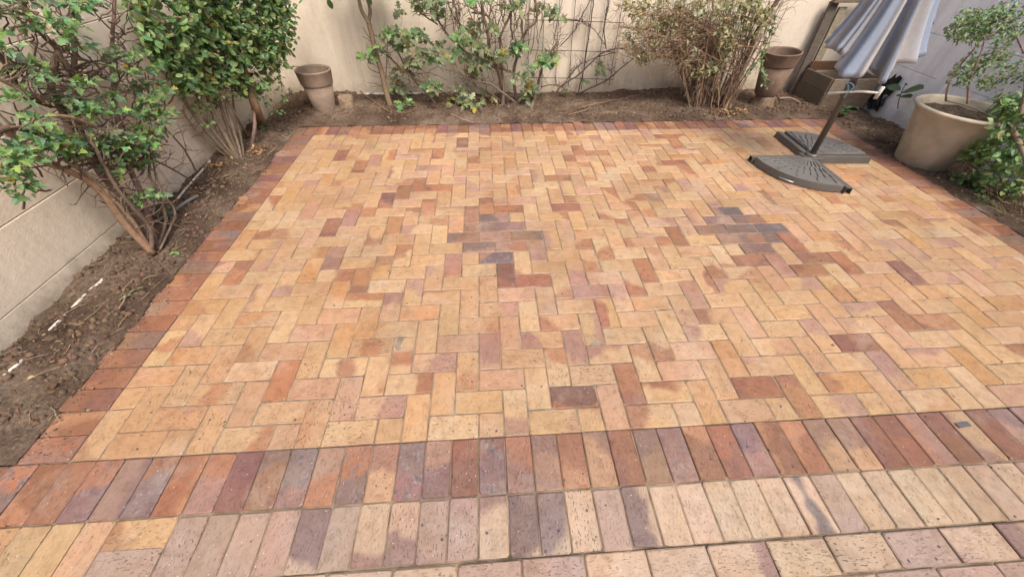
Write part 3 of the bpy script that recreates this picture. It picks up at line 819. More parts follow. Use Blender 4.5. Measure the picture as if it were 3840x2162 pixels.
def small_plant(name, label, uv, z, stems, nl, size, cols, shape='oval', h=.16, lean=(0, 0), plane=None, group=None):
    """a seedling whose few leaves are parts of their own"""
    b0 = hit(uv[0], uv[1], 'z', z) if plane is None else plane
    root = empty(name, b0); tag(root, label, 'plant', group)
    mb = MB(); ends = []
    for k in range(stems):
        q = Vector((lean[0] + random.uniform(-.05, .05), lean[1] + random.uniform(-.05, .05), h * random.uniform(.6, 1)))
        P = wiggle((0, 0, 0), q, 4, .008); mb.tube(P, [.004, .0035, .003, .0025, .002], 5, jit((.16, .15, .07), .2, .1)); ends.append(P)
    mb.build('stem', M_BARK, root)
    for k in range(nl):
        P = random.choice(ends); i = random.randrange(2, 5); p = P[i]
        l = MB(); d = rv(); d.z = abs(d.z) * .3
        leaf(l, Vector((0, 0, 0)), d, Vector((.2, -.3, 1)) + rv(.4), size * random.uniform(.7, 1.2), shape, jit(random.choice(cols), .2, .08), .12, .25)
        l.build('leaf', M_LEAF, root, p)
    return root
small_plant('seedling', 'bright green seedling at the foot of the thick corner stem', (1000, 500), .03, 3, 16, .045, G1, h=.12)
small_plant('seedling', 'small green seedling beside the pale thin stem', (900, 545), .03, 2, 11, .045, G1, h=.11)
small_plant('seedling', 'dark glossy seedling against the cream wall between the two shrubs', (700, 600), .05, 2, 9, .06, [(.03, .075, .035), (.04, .09, .04)], h=.12, lean=(-.05, 0))
small_plant('seedling', 'green leafy weed under the pruned shrub near the buried pipe', (660, 830), .04, 2, 12, .045, [(.05, .13, .05), (.04, .10, .05)], h=.22, lean=(-.03, .03))
small_plant('seedling', 'tiny pale weed in the soil of the left bed', (492, 1100), .03, 2, 5, .035, [(.20, .24, .12)], h=.03)
small_plant('seedling', 'lone green leaf sprig at the edge of the left border', (690, 958), .02, 1, 3, .03, G1, h=.02)
small_plant('seedling', 'broad-leaved green seedling beside the umbrella pole', (3160, 440), .0, 3, 8, .085, [(.06, .15, .05), (.08, .18, .05)], h=.13)
small_plant('seedling', 'tiny green weed left of the tall clay pot', (1085, 350), .06, 2, 6, .03, G3, h=.08)

# ------------------------------------------------------------------ slim tree against the back wall
def slim_tree():
    c2 = crop(1000, 0, 2.575)
    base = hit(*c2(1198, 1032), 'z', .02); root = empty('slim_tree', base)
    tag(root, 'slim bare-trunked young tree forking upward at the back wall', 'tree')
    Y = 3.78
    def W3(x, y, dy=0): return hit(*c2(x, y), 'y', Y + dy) - base
    mb = MB(); P0 = [Vector((0, 0, -.03))] + [W3(*q) for q in ((1150, 870), (1110, 700), (1050, 500), (1005, 300), (978, 200))]
    branch(mb, P0, .031, .022, (.27, .20, .135), 5, 10, .002)
    branch(mb, [W3(*q) for q in ((978, 205), (920, 110), (890, 0), (850, -120), (820, -300))], .02, .012, (.25, .19, .13), 5, 8)
    branch(mb, [W3(*q) for q in ((985, 215), (1000, 110), (985, 40), (955, -60), (950, -250))], .018, .012, (.25, .19, .13), 5, 8)
    for a in (((1000, 380), (960, 320), (930, 265)), ((1010, 410), (960, 370), (920, 355)), ((1110, 715), (1040, 690), (990, 660), (975, 630)), ((1150, 760), (1160, 560), (1165, 400), (1150, 310)), ((1165, 825), (1080, 830), (1000, 840))):
        branch(mb, [W3(*q) for q in a], .005, .003, BROWN, 4, 5)
    mb.build('trunk', M_BARK, root)
    cr = MB()
    for q in ((1010, 470), (970, 560), (1060, 490), (1000, 530), (1160, 330), (1080, 370)):
        rosette(cr, W3(q[0], q[1], -.05), .05, 7, .075, 'maple', G3 + G1[:2], Vector((0, -.8, .6)), .5, .03)
    leaf(cr, W3(590, -20), Vector((.1, 0, -1)), Vector((0, -1, .2)), .09, 'oval', (.06, .13, .05))
    for k in range(260):     # crown above the frame
        p = W3(random.gauss(920, 220), random.uniform(-420, -60), random.uniform(-.25, .2))
        leaf(cr, p, rv(), Vector((0, -.4, 1)) + rv(.6), random.uniform(.06, .1), 'oval', jit(random.choice(G2), .2, .1))
    cr.build('crown', M_LEAF, root)
slim_tree()

# ------------------------------------------------------------------ straggly maple-leaved bush in the middle of the back bed
def centre_bush():
    k = crop(1400, 0, 3.223); base = hit(*k(1565, 1285), 'z', .02)
    root = empty('straggly_bush', base); tag(root, 'straggly bush of thin bare stems and maple-like leaves before the back wall', 'shrub')
    def W3(x, y, yy=3.85): return hit(*k(x, y), 'y', yy) - base
    ground = lambda x, y: hit(*k(x, y), 'z', .02) - base
    mb = MB()
    S = [([(1565, 1285), (1560, 1100), (1505, 860), (1440, 720), (1395, 600), (1385, 420), (1335, 210), (1310, 60), (1290, -80), (1260, -300)], .018, .009, 3.85, 1),
         ([(1570, 1285), (1572, 1000), (1530, 700), (1525, 450), (1400, 220), (1340, 180), (1200, 155)], .013, .006, 3.88, 1),
         ([(1525, 450), (1620, 260), (1690, 60), (1700, -150)], .010, .006, 3.88, 0),
         ([(1745, 1260), (1600, 1150), (1400, 1010), (1200, 980), (1090, 900), (980, 760)], .010, .005, 3.8, 1),
         ([(1020, 1215), (800, 1080), (500, 950), (330, 820), (200, 700), (90, 600)], .011, .006, 3.78, 1),
         ([(750, 1250), (600, 1080), (480, 960), (400, 840), (240, 500)], .012, .006, 3.86, 1),
         ([(1100, 620), (900, 420), (780, 240), (690, 130), (600, 30), (560, -60)], .010, .005, 3.92, 0),
         ([(1380, 760), (1250, 700), (1100, 620)], .012, .010, 3.90, 0),
         ([(780, 300), (640, 210), (560, 150), (560, 100)], .006, .004, 3.92, 0),
         ([(1300, 600), (1180, 400), (1020, 270), (950, 150), (890, 20), (860, -100)], .009, .005, 3.95, 0),
         ([(1040, 300), (1000, 130), (960, 0), (920, -140)], .006, .004, 3.95, 0),
         ([(1060, 430), (1040, 250), (1045, 120), (980, -60)], .005, .003, 3.97, 0),
         ([(1740, 1240), (1700, 1000), (1712, 780), (1790, 520), (1855, 360), (1960, 260), (1975, 120), (1960, 0), (1975, -150)], .014, .008, 3.9, 1),
         ([(1712, 780), (1800, 540), (1800, 330), (1790, 100), (1760, -80)], .009, .005, 3.95, 0),
         ([(1690, 480), (1660, 300), (1665, 120), (1650, -60)], .008, .005, 3.93, 0),
         ([(1900, 1320), (1950, 1190), (2000, 980), (2040, 830), (2130, 640), (2240, 500)], .016, .006, 3.86, 1),
         ([(1340, 190), (1210, 110), (1130, 60), (1080, -20)], .007, .005, 3.88, 0),
         ([(1400, 200), (1440, 90), (1520, 60), (1680, 70)], .006, .004, 3.88, 0),
         ([(1240, 100), (1230, -40)], .006, .004, 3.9, 0),
         ([(1400, 200), (1430, 50), (1480, -60)], .006, .004, 3.9, 0),
         ([(1200, 980), (1250, 1050), (1380, 1100), (1560, 1240)], .007, .006, 3.82, 0),
         ([(1380, 780), (1500, 830), (1620, 850), (1720, 900)], .009, .006, 3.86, 0)]
    for pts, r0, r1, yy, ft in S:
        P = [W3(x, y, yy + random.uniform(-.02, .02)) for x, y in pts]
        if ft: P[0] = ground(*pts[0])
        P = branch(mb, P, r0 * 1.25, r1 * 1.3, jit(random.choice((GREYB, (.21, .15, .115))), .12, .05), 5, 7, .003)
        twigs(mb, P, max(5, len(P) // 2), .21, .0036, (.19, .125, .09), Vector((0, -.1, .3)), None, 1, lambda q: (q + base).y < BACK_Y - .02 and (q + base).z > .04)
    # tall tangled shoots climbing the wall
    for _ in range(34):
        a = W3(random.uniform(850, 2050), random.uniform(250, 800), random.uniform(3.85, 4.05)); q = a + Vector((random.uniform(-.12, .16), random.uniform(-.05, .04), random.uniform(.2, .5)))
        if (q + base).y < BACK_Y - .02: mb.tube(wiggle(a, q, 7, .016), [.005, .0048, .0045, .004, .0037, .0033, .003, .0025], 5, jit((.22, .155, .12), .2, .05), cap=False)
    # arching thin shoots near the ground
    for _ in range(60):
        a = W3(random.uniform(150, 1750), random.uniform(800, 1180), random.uniform(3.7, 4.0)); q = a + Vector((random.uniform(-.25, .25), random.uniform(-.1, .08), random.uniform(-.06, .16)))
        if (q + base).z > .05: mb.tube(wiggle(a, q, 6, .022), .0026, 4, jit((.21, .14, .10), .25, .06), cap=False)
    mb.build('branches', M_BARK, root)
    cl = ((640, 60), (700, 140), (800, 80), (870, 190), (1290, 30), (350, 160), (300, 420), (420, 480), (560, 430), (620, 500), (280, 560), (800, 590), (500, 620), (420, 760), (600, 690), (740, 660), (790, 750), (1080, 480), (1170, 510), (1240, 380), (1260, 310), (1410, 370), (960, 660), (1100, 700), (1310, 680), (1230, 850), (1300, 800), (1680, 620), (1740, 580), (1500, 700), (1600, 720), (1640, 100), (1740, 100), (2030, 150), (2180, 190), (1960, 760), (2060, 770), (2150, 740), (1780, 960), (1800, 1180), (1900, 1130), (1850, 880), (270, 1030), (330, 1090), (700, 1040), (770, 1080), (1040, 1100), (980, 1290), (1150, 1310), (1230, 1330), (1370, 1240), (1480, 1210), (400, 1320), (540, 1340), (820, 1360), (530, 780), (340, 900), (400, 560), (1180, 720), (1270, 600), (2100, 700), (1860, 1080), (1700, 680), (740, 40), (560, 20), (1030, 520), (1220, 940))
    for (x, y) in cl:
        if y > 1180 and random.random() < .45: continue
        yy = random.uniform(3.68, 3.92)
        p = W3(x, y, yy)
        if (p + base).z < .03: p = ground(x, y) + Vector((0, 0, .05))
        m2 = MB(); rosette(m2, Vector((0, 0, 0)), .098, random.randint(12, 18), .068, 'maple', G3 if random.random() < .75 else G1, Vector((.1, -.7, .75)), .55, .05)
        m2.tube(wiggle((0, 0, 0), (random.uniform(-.05, .05), random.uniform(.02, .08), -random.uniform(.05, .12)), 4, .01), .0022, 4, jit(GREYB, .2, .05), cap=False)
        m2.build('leaf_cluster', M_LEAF, root, p)
centre_bush()

# ------------------------------------------------------------------ wire trellis with a dead vine
M_WIRE = simple('wire', (.03, .032, .03), .5, 20, .3, 0)
def trellis():
    root = empty('wire_trellis', (2.7, BACK_Y - .03, .1)); tag(root, 'black square-mesh wire trellis fixed to the back wall', 'trellis')
    o = Vector(root.location)
    for k, x in enumerate((2.24, 2.405, 2.565, 2.73, 2.9, 3.07, 3.235)):
        mb = MB(); mb.tube([Vector((x + random.uniform(-.006, .006), BACK_Y - .03, .09 + random.uniform(-.03, .03))) - o, Vector((x - .02, BACK_Y - .03, .6)) - o, Vector((x - .035, BACK_Y - .03, 1.5)) - o], .0034, 6); mb.build('wire', M_WIRE, root)
    for z in (.19, .47, .745, 1.02, 1.3):
        mb = MB(); mb.tube([Vector((2.18, BACK_Y - .037, z + .01)) - o, Vector((2.7, BACK_Y - .037, z)) - o, Vector((3.27, BACK_Y - .037, z - .018)) - o], .0034, 6); mb.build('wire', M_WIRE, root)
trellis()
def vine():
    k = crop(1900, 0, 2.575); base = hit(*k(300, 1040), 'z', .03); root = empty('dead_vine', base)
    tag(root, 'leafless dark vine twining through the wire trellis', 'vine')
    mb = MB()
    V = [([(270, 1050), (400, 1010), (520, 840), (700, 720), (900, 530), (1080, 470), (1300, 470)], .012, .006, 3.98),
         ([(330, 840), (480, 820), (600, 880), (700, 900)], .006, .004, 4.0), ([(680, 920), (740, 700), (800, 300), (830, 100), (850, -100)], .007, .006, 4.08),
         ([(700, 900), (960, 780), (1080, 680), (1220, 570)], .008, .004, 3.98), ([(960, 470), (940, 300), (960, 150), (990, 0), (980, -150)], .006, .006, 4.09),
         ([(520, 440), (650, 300), (700, 200), (800, 20), (840, -60)], .006, .004, 4.05), ([(330, 600), (420, 500), (450, 430), (490, 200), (540, 0)], .006, .004, 4.04),
         ([(600, 760), (690, 640), (860, 560), (1080, 500)], .007, .004, 4.0), ([(700, 180), (780, 230), (880, 330), (960, 450)], .005, .003, 4.06),
         ([(860, 600), (930, 640), (1000, 680), (1050, 640)], .005, .003, 4.0), ([(500, 170), (620, 190), (720, 210), (800, 260)], .006, .004, 4.05),
         ([(540, 840), (620, 700), (640, 660), (700, 640), (740, 560)], .005, .003, 4.03)]
    for pts, r0, r1, yy in V:
        P = branch(mb, [hit(*k(x, y), 'y', yy + random.uniform(-.015, .015)) - base for x, y in pts], r0, r1, jit((.13, .095, .085), .2, .05), 5, 6, .004)
        twigs(mb, P, len(P) // 2, .15, .0026, (.11, .08, .07), Vector((0, 0, .3)), None, 1, lambda q: 3.85 < (q + base).y < BACK_Y - .01 and (q + base).z > .05)
    mb.build('stems', M_BARK, root)
    for x, y in ((890, 640), (910, 700), (770, 790), (560, 890), (680, 1000), (400, 130), (460, 170)):
        m2 = MB(); rosette(m2, Vector((0, 0, 0)), .04, 7, .06, 'maple', G3[:3], Vector((0, -.8, .6)), .5); m2.build('leaf_cluster', M_LEAF, root, hit(*k(x, y), 'y', 3.98) - base)
vine()

# ------------------------------------------------------------------ dry many-stemmed bush on the right of the back bed
def dry_bush():
    k = crop(2250, 0, 3.223); base = hit(*k(1330, 1310), 'z', .02); root = empty('dry_bush', base)
    tag(root, 'half-dead grey-green bush, a dense fan of dry tan twigs', 'shrub')
    mb = MB(); stems = []
    def W3(x, y, yy): return hit(*k(x, y), 'y', yy) - base
    lim = lambda q: (q + base).y < BACK_Y - .02 and (q + base).z > .03
    for i in range(75):
        fx = random.uniform(1080, 1560); f = hit(*k(fx, random.uniform(1230, 1330)), 'z', .01) - base
        w = (fx - 1080) / 480
        tx = random.gauss(1180 + 950 * w, 260); ty = random.uniform(-200, 250)
        yy = random.uniform(3.65, 4.02)
        mid = f.lerp(W3(tx, ty, yy), .5) + rv(.05) + Vector((-.05 + .08 * w, 0, .02))
        t = W3(tx, ty, yy)
        P = branch(mb, [f, f.lerp(mid, .5) + rv(.02), mid, mid.lerp(t, .5) + rv(.03), t], random.uniform(.004, .009), .0025, jit(random.choice((TAN, GREYB, (.24, .15, .10), (.17, .11, .08))), .25, .08), 4, 5, .004)
        stems.append(P)
    for i in range(46):    # the bent-over left flank
        f = random.choice(stems[:50]); p = f[random.randrange(5, 12)]
        t = W3(random.uniform(180, 1000), random.uniform(40, 760), random.uniform(3.5, 3.95))
        P = branch(mb, [p, p.lerp(t, .4) + Vector((0, 0, random.uniform(.02, .14))), p.lerp(t, .75) + Vector((0, 0, random.uniform(.0, .08))), t], .005, .002, jit(TAN, .3, .1), 5, 5, .005)
        stems.append(P); stems.append(P)
    for P in stems:
        twigs(mb, P, 9, .18, .0026, random.choice((TAN, (.42, .32, .22), (.36, .26, .18), (.26, .17, .12))), Vector((-.1, -.1, .15)), None, 1, lim)
    t = [hit(*k(1500, 1320), 'z', .01) - base] + [W3(x, y, 3.8) for x, y in ((1640, 960), (1790, 650), (1900, 380), (2050, 140), (2160, -10), (2300, -220))]
    P = branch(mb, t, .026, .022, (.24, .15, .10), 5, 9, .003); twigs(mb, P, 14, .22, .003, TAN, Vector((.2, -.1, .3)), None, 1, lim)
    s = [hit(*k(1500, 1330), 'z', .01) - base, hit(*k(1580, 1180), 'y', 3.62) - base, hit(*k(1650, 1050), 'y', 3.64) - base]
    branch(mb, s, .012, .009, (.34, .22, .13), 4, 7)
    mb.build('branches', M_BARK, root)
    poly = [(230, 20), (700, -60), (2000, -60), (2130, 260), (1950, 460), (1560, 700), (1280, 960), (1060, 930), (1000, 720), (720, 800), (470, 750), (300, 560), (220, 420), (520, 240)]
    def inside(x, y):
        r = False; j = len(poly) - 1
        for i in range(len(poly)):
            (xi, yi), (xj, yj) = poly[i], poly[j]
            if (yi > y) != (yj > y) and x < (xj - xi) * (y - yi) / (yj - yi) + xi: r = not r
            j = i
        return r
    cr = MB(); n = 0
    hot = [(random.uniform(230, 2130), random.uniform(-60, 960)) for _ in range(900)]
    hot = [h for h in hot if inside(*h)][:240] + [(1150, 860), (1180, 900), (1100, 530), (660, 510), (520, 640), (1400, 640), (1600, 330), (1560, 250), (1620, 420), (350, 60), (300, 420), (1880, 240), (1950, 280)]
    for h in hot:
        c = W3(h[0], h[1], random.uniform(3.55, 3.9)); green = random.random()
        pal = G4 if green < .9 else G3
        for _ in range(random.randint(8, 18)):
            p = c + rv(random.uniform(.01, .055))
            leaf(cr, p, rv() + Vector((0, 0, .2)), Vector((0, -.5, .8)) + rv(.8), random.uniform(.025, .06), 'narrow' if random.random() < .55 else 'oval', jit(random.choice(pal), .25, .1), .2, .3)
    cr.build('crown', M_LEAF, root)
dry_bush()

# ------------------------------------------------------------------ clay pots and stumps
M_CLAY = simple('weathered_clay', (.25, .19, .148), .85, 9, .25, .35, 60, .2)
M_CLAY2 = simple('brown_clay', (.18, .125, .095), .8, 9, .3, .35, 60, .2)
M_STONE = simple('stained_concrete_pot', (.46, .41, .325), .85, 5, .25, .35, 45, .2)
M_STUMP = simple('stump_wood', (.24, .18, .125), .9, 30, .4, .7, 60, .1, dist=.01)
M_POTSOIL = simple('pot_soil', (.12, .09, .065), .95, 40, .6, 1.0, 90, .1, dist=.02)
def tall_pot(name, label, loc, r0, r1, h, mat, lean=(0, 0)):
    root = empty(name, loc); tag(root, label, 'pot'); root.rotation_euler = (lean[0], lean[1], 0)
    c = r0 + (r1 - r0) * .70; t = .016
    mb = MB(); mb.lathe([(0.001, 0), (r0, 0), (r0 + .004, .008), (c - .002, h * .70), (c - t, h * .70 + .004), (c - t - .004, h * .64), (0.001, h * .62)], 44, wob=.01)
    mb.build('body', mat, root)
    mb = MB(); mb.lathe([(c - .004, h * .702), (c + .004, h * .703), (c + .005, h * .706), (c + .006, h * .72), (r1 - .004, h * .968), (r1 - .003, h * .972), (r1 - .003, h * .99), (r1 - .010, h), (r1 - t - .004, h * .992), (r1 - t - .006, h * .96), (c - t, h * .72)], 44, wob=.008); mb.build('rim', mat, root)
    mb = MB(); mb.lathe([(.001, h * .675), (c - t - .003, h * .66)], 30, wob=.02); mb.build('soil', M_POTSOIL, root)
    return root
p1 = hit(1221, 432, 'z', .0)
tall_pot('clay_pot', 'tall empty weathered clay pot tilted in the soil of the left corner', (p1.x - .01, p1.y + .07, -.02), .095, .176, .45, M_CLAY, (R(0), R(1.5)))
def stump(name, label, loc, r, h, seed):
    root = empty(name, loc); tag(root, label, 'stump')
    mb = MB(); prof = [(r * 1.25, -.03), (r * 1.1, h * .25), (r, h * .7), (r * .97, h * .97), (r * .9, h)]
    mb.lathe(prof, 26, wob=.22, seed=seed); mb.build('bark', M_STUMP, root)
    mb = MB(); mb.lathe([(r * .9, h), (r * .45, h + .004), (.001, h + .002)], 26, wob=.22, seed=seed); mb.build('cut_face', M_STUMP, root)
    return root
s1 = hit(1302, 405, 'z', .03)
stump('tree_stump', 'low sawn tree stump right of the tall clay pot', (s1.x, s1.y + .03, .02), .085, .12, 3)
stump('tree_stump', 'short upright log carrying the brown clay pot', (4.955, 3.69, -.01), .105, .14, 9)
tall_pot('clay_pot', 'brown clay pot standing on a log by the back wall', (4.955, 3.70, .134), .118, .188, .42, M_CLAY2, (0, R(-4)))
def trailer():
    root = empty('trailing_plant', (4.76, 3.62, .56)); tag(root, 'green trailing plant hanging over the rim of the brown clay pot', 'plant')
    mb = MB(); k = crop(2250, 0, 3.223); o = Vector(root.location); cr = []
    for pts in (((1990, 600), (1960, 700), (1975, 900), (2010, 1050)), ((1985, 610), (1920, 720), (1850, 830), (1760, 900)), ((2000, 560), (2040, 440), (2080, 330)), ((1950, 740), (1950, 900), (2080, 990))):
        P = spline([hit(*k(x, y), 'y', 3.49) - o for x, y in pts], 5); mb.tube(P, .003, 5, (.20, .24, .12)); cr += P
    mb.build('stem', M_BARK, root)
    for p in cr[::1]:
        for _ in range(2):
            l = MB(); leaf(l, Vector((0, 0, 0)), rv() + Vector((0, 0, -.3)), Vector((0, -1, .5)) + rv(.5), random.uniform(.025, .045), 'oval', jit(random.choice(G2 + G3), .2, .1)); l.build('leaf', M_LEAF, root, p + rv(.02))
trailer()

def planter():
    loc = Vector((5.68, 2.28, -.01)); root = empty('large_planter', loc); tag(root, 'large stained tan planter pot with a thick rim beside the pale wall', 'planter')
    H = .48; r0, r1 = .19, .335
    mb = MB(); mb.lathe([(.001, 0), (r0 - .01, 0), (r0, .012), (r0 + .052, H * .45), (r1 - .04, H * .86), (r1 - .015, H * .94)], 56, wob=.012); mb.build('body', M_STONE, root)
    mb = MB(); mb.lathe([(r1 - .015, H * .94), (r1 - .002, H * .955), (r1, H * .985), (r1 - .012, H), (r1 - .034, H), (r1 - .044, H * .985), (r1 - .05, H * .9), (r1 - .06, H * .8)], 56, wob=.012); mb.build('rim', M_STONE, root)
    mb = MB(); n = 30; vs = [(0, 0, .425)]; 
    for ring in range(1, 9):
        for a in range(n):
            rr = .278 * ring / 8; x, y = rr * math.cos(2 * math.pi * a / n), rr * math.sin(2 * math.pi * a / n)
            vs.append((x, y, .415 + .02 * noise.noise(Vector((x * 14, y * 14, 5))) + .012 * noise.noise(Vector((x * 40, y * 40, 2)))))
    fs = [(0, 1 + a, 1 + (a + 1) % n) for a in range(n)]
    for ring in range(7):
        for a in range(n):
            b0 = 1 + ring * n; fs.append((b0 + a, b0 + n + a, b0 + n + (a + 1) % n, b0 + (a + 1) % n))
    mb.add(vs, fs, smooth=True); mb.build('soil', M_POTSOIL, root)
    # the shrub that grows in it
    t = empty('potted_shrub', loc + Vector((0, 0, .36))); tag(t, 'thin-stemmed small-leaved shrub growing out of the large planter', 'shrub')
    o = Vector(t.location); k = crop(3300, 0, 3.452); b = MB(); cr = MB()
    def W3(x, y, yy): return hit(*k(x, y), 'y', yy) - o
    for pts, r in ((((850, 1300), (890, 1100), (1000, 900), (1180, 680), (1330, 540), (1500, 400), (1700, 200)), .007), (((1130, 1340), (1160, 1050), (1280, 750), (1340, 560), (1300, 400)), .007), (((1290, 720), (1500, 680), (1860, 630)), .004), (((1860, 690), (1800, 540), (1750, 400), (1780, 250)), .006), (((1300, 1100), (1500, 1000), (1860, 930)), .004), (((1180, 680), (1240, 570), (1150, 420)), .004), (((1500, 1300), (1700, 1120), (1800, 1040)), .004)):
        P = branch(b, [W3(x, y, 2.25 + .15 * math.sin(x)) for x, y in pts], r, r * .5, jit((.30, .22, .18), .1, .05), 4, 6, .002)
    b.build('branches', M_BARK, t)
    def fill(n, cx, cy, rx, ry, cnt=9):
        for _ in range(n):
            a, rr = random.uniform(0, 6.28), math.sqrt(random.random())
            c = W3(cx + rx * rr * math.cos(a), cy + ry * rr * math.sin(a), random.uniform(2.08, 2.45))
            for _ in range(cnt):
                leaf(cr, c + rv(.035), rv(), Vector((-.2, -.3, 1)) + rv(.7), random.uniform(.02, .036), 'oval', jit(random.choice(G2[:3] + G3), .25, .1), .2, .2)
    fill(46, 1180, 330, 270, 200, 11); fill(60, 1560, 310, 340, 230, 11); fill(16, 1250, 850, 220, 110); fill(14, 1080, 1000, 200, 90); fill(14, 1480, 1080, 170, 110); fill(8, 1580, 700, 90, 120); fill(8, 1680, 890, 90, 80); fill(8, 1830, 960, 70, 120); fill(6, 1350, 780, 130, 60)
    cr.build('crown', M_LEAF, t)
planter()

def right_shrub():
    base = hit(3800, 740, 'z', 0); root = empty('corner_bush', base); tag(root, 'glossy green bush with a bare forked branch at the right border', 'shrub')
    mb = MB(); X = 5.62
    def W3(u, v, x=X): return hit(u, v, 'x', x) - base
    branch(mb, [Vector((0, .02, -.02)), W3(3850, 646), W3(3822, 532), W3(3797, 483), W3(3826, 426), W3(3842, 365), W3(3850, 250)], .017, .011, (.33, .25, .19), 5, 8, .002)
    branch(mb, [W3(3790, 482), W3(3745, 450), W3(3691, 424), W3(3634, 399), W3(3547, 378)], .009, .003, (.33, .26, .22), 5, 7)
    branch(mb, [W3(3691, 424), W3(3720, 395), W3(3770, 350)], .004, .002, (.33, .26, .22), 4, 5)
    branch(mb, [W3(3800, 480), W3(3850, 430)], .007, .004, (.33, .26, .22), 4, 5)
    for pts in (((3790, 740), (3700, 690), (3600, 670), (3490, 668)), ((3800, 740), (3740, 650), (3680, 590)), ((3790, 740), (3720, 720), (3640, 720))):
        branch(mb, [W3(u, v, 5.66) for u, v in pts], .006, .003, (.16, .13, .07), 4, 6)
    for _ in range(45):
        a = W3(random.uniform(3700, 3840), random.uniform(740, 860), 5.62); a.z = max(a.z, .02); mb.tube(wiggle(a, a + Vector((random.uniform(-.12, .05), random.uniform(-.12, .12), random.uniform(.0, .1))), 4, .015), .0022, 4, jit((.34, .28, .16), .2, .08), cap=False)
    mb.build('branches', M_BARK, root)
    cr = MB()
    def fill(n, u, v, ru, rv_, x0=5.55, x1=5.9, size=.05, cnt=9):
        for _ in range(n):
            a, rr = random.uniform(0, 6.28), math.sqrt(random.random())
            c = W3(u + ru * rr * math.cos(a), v + rv_ * rr * math.sin(a), random.uniform(x0, x1))
            if (c + base).z < .02: continue
            for _ in range(cnt):
                leaf(cr, c + rv(.04), rv() + Vector((-.3, 0, 0)), Vector((-.25, -.3, 1)) + rv(.6), size * random.uniform(.6, 1.2), 'oval', jit(random.choice(G2), .25, .1), .2, .25)
    fill(26, 3760, 560, 95, 65); fill(30, 3810, 470, 80, 80); fill(12, 3680, 570, 60, 45); fill(22, 3740, 690, 100, 50, 5.6, 5.8); fill(12, 3620, 690, 75, 28, 5.62, 5.75, .042); fill(8, 3520, 680, 45, 16, 5.62, 5.7, .04, 6); fill(12, 3830, 640, 60, 70); fill(16, 3800, 390, 60, 50)
    for _ in range(70):
        leaf(cr, W3(random.gauss(3670, 22), random.gauss(575, 18), 5.58), rv(), Vector((-.2, -.3, 1)) + rv(.5), .045, 'oval', jit((.17, .24, .05), .2, .1))
    cr.build('crown', M_LEAF, root)
right_shrub()

def wall_sapling():
    b0 = hit(3362, 395, 'x', 6.02); root = empty('sapling', b0); tag(root, 'thin sapling with long drooping leaves in front of the pale wall', 'plant')
    k = crop(2900, 0, 3.625); mb = MB(); b0 = Vector(b0)
    mb.tube(spline([hit(*k(x, y), 'x', 6.02) - b0 for x, y in ((1690, 1480), (1700, 1390), (1740, 1260), (1800, 1140), (1805, 1130))], 4), .004, 6, (.13, .10, .08)); mb.build('stem', M_BARK, root)
    for (x, y, x2, y2, s) in ((1730, 1230, 1560, 1150, .10), (1750, 1250, 2030, 1180, .14), (1740, 1300, 1870, 1310, .07), (1735, 1290, 1670, 1300, .03), (1800, 1160, 1815, 1130, .03)):
        a = hit(*k(x, y), 'x', 6.02) - b0; e = hit(*k(x2, y2), 'x', 5.98) - b0
        l = MB(); leaf(l, Vector((0, 0, 0)), e - a, Vector((-.5, -.5, .8)), (e - a).length, 'oval', jit((.07, .125, .06), .15, .05), .1, .1); l.build('leaf', M_LEAF, root, a)
wall_sapling()

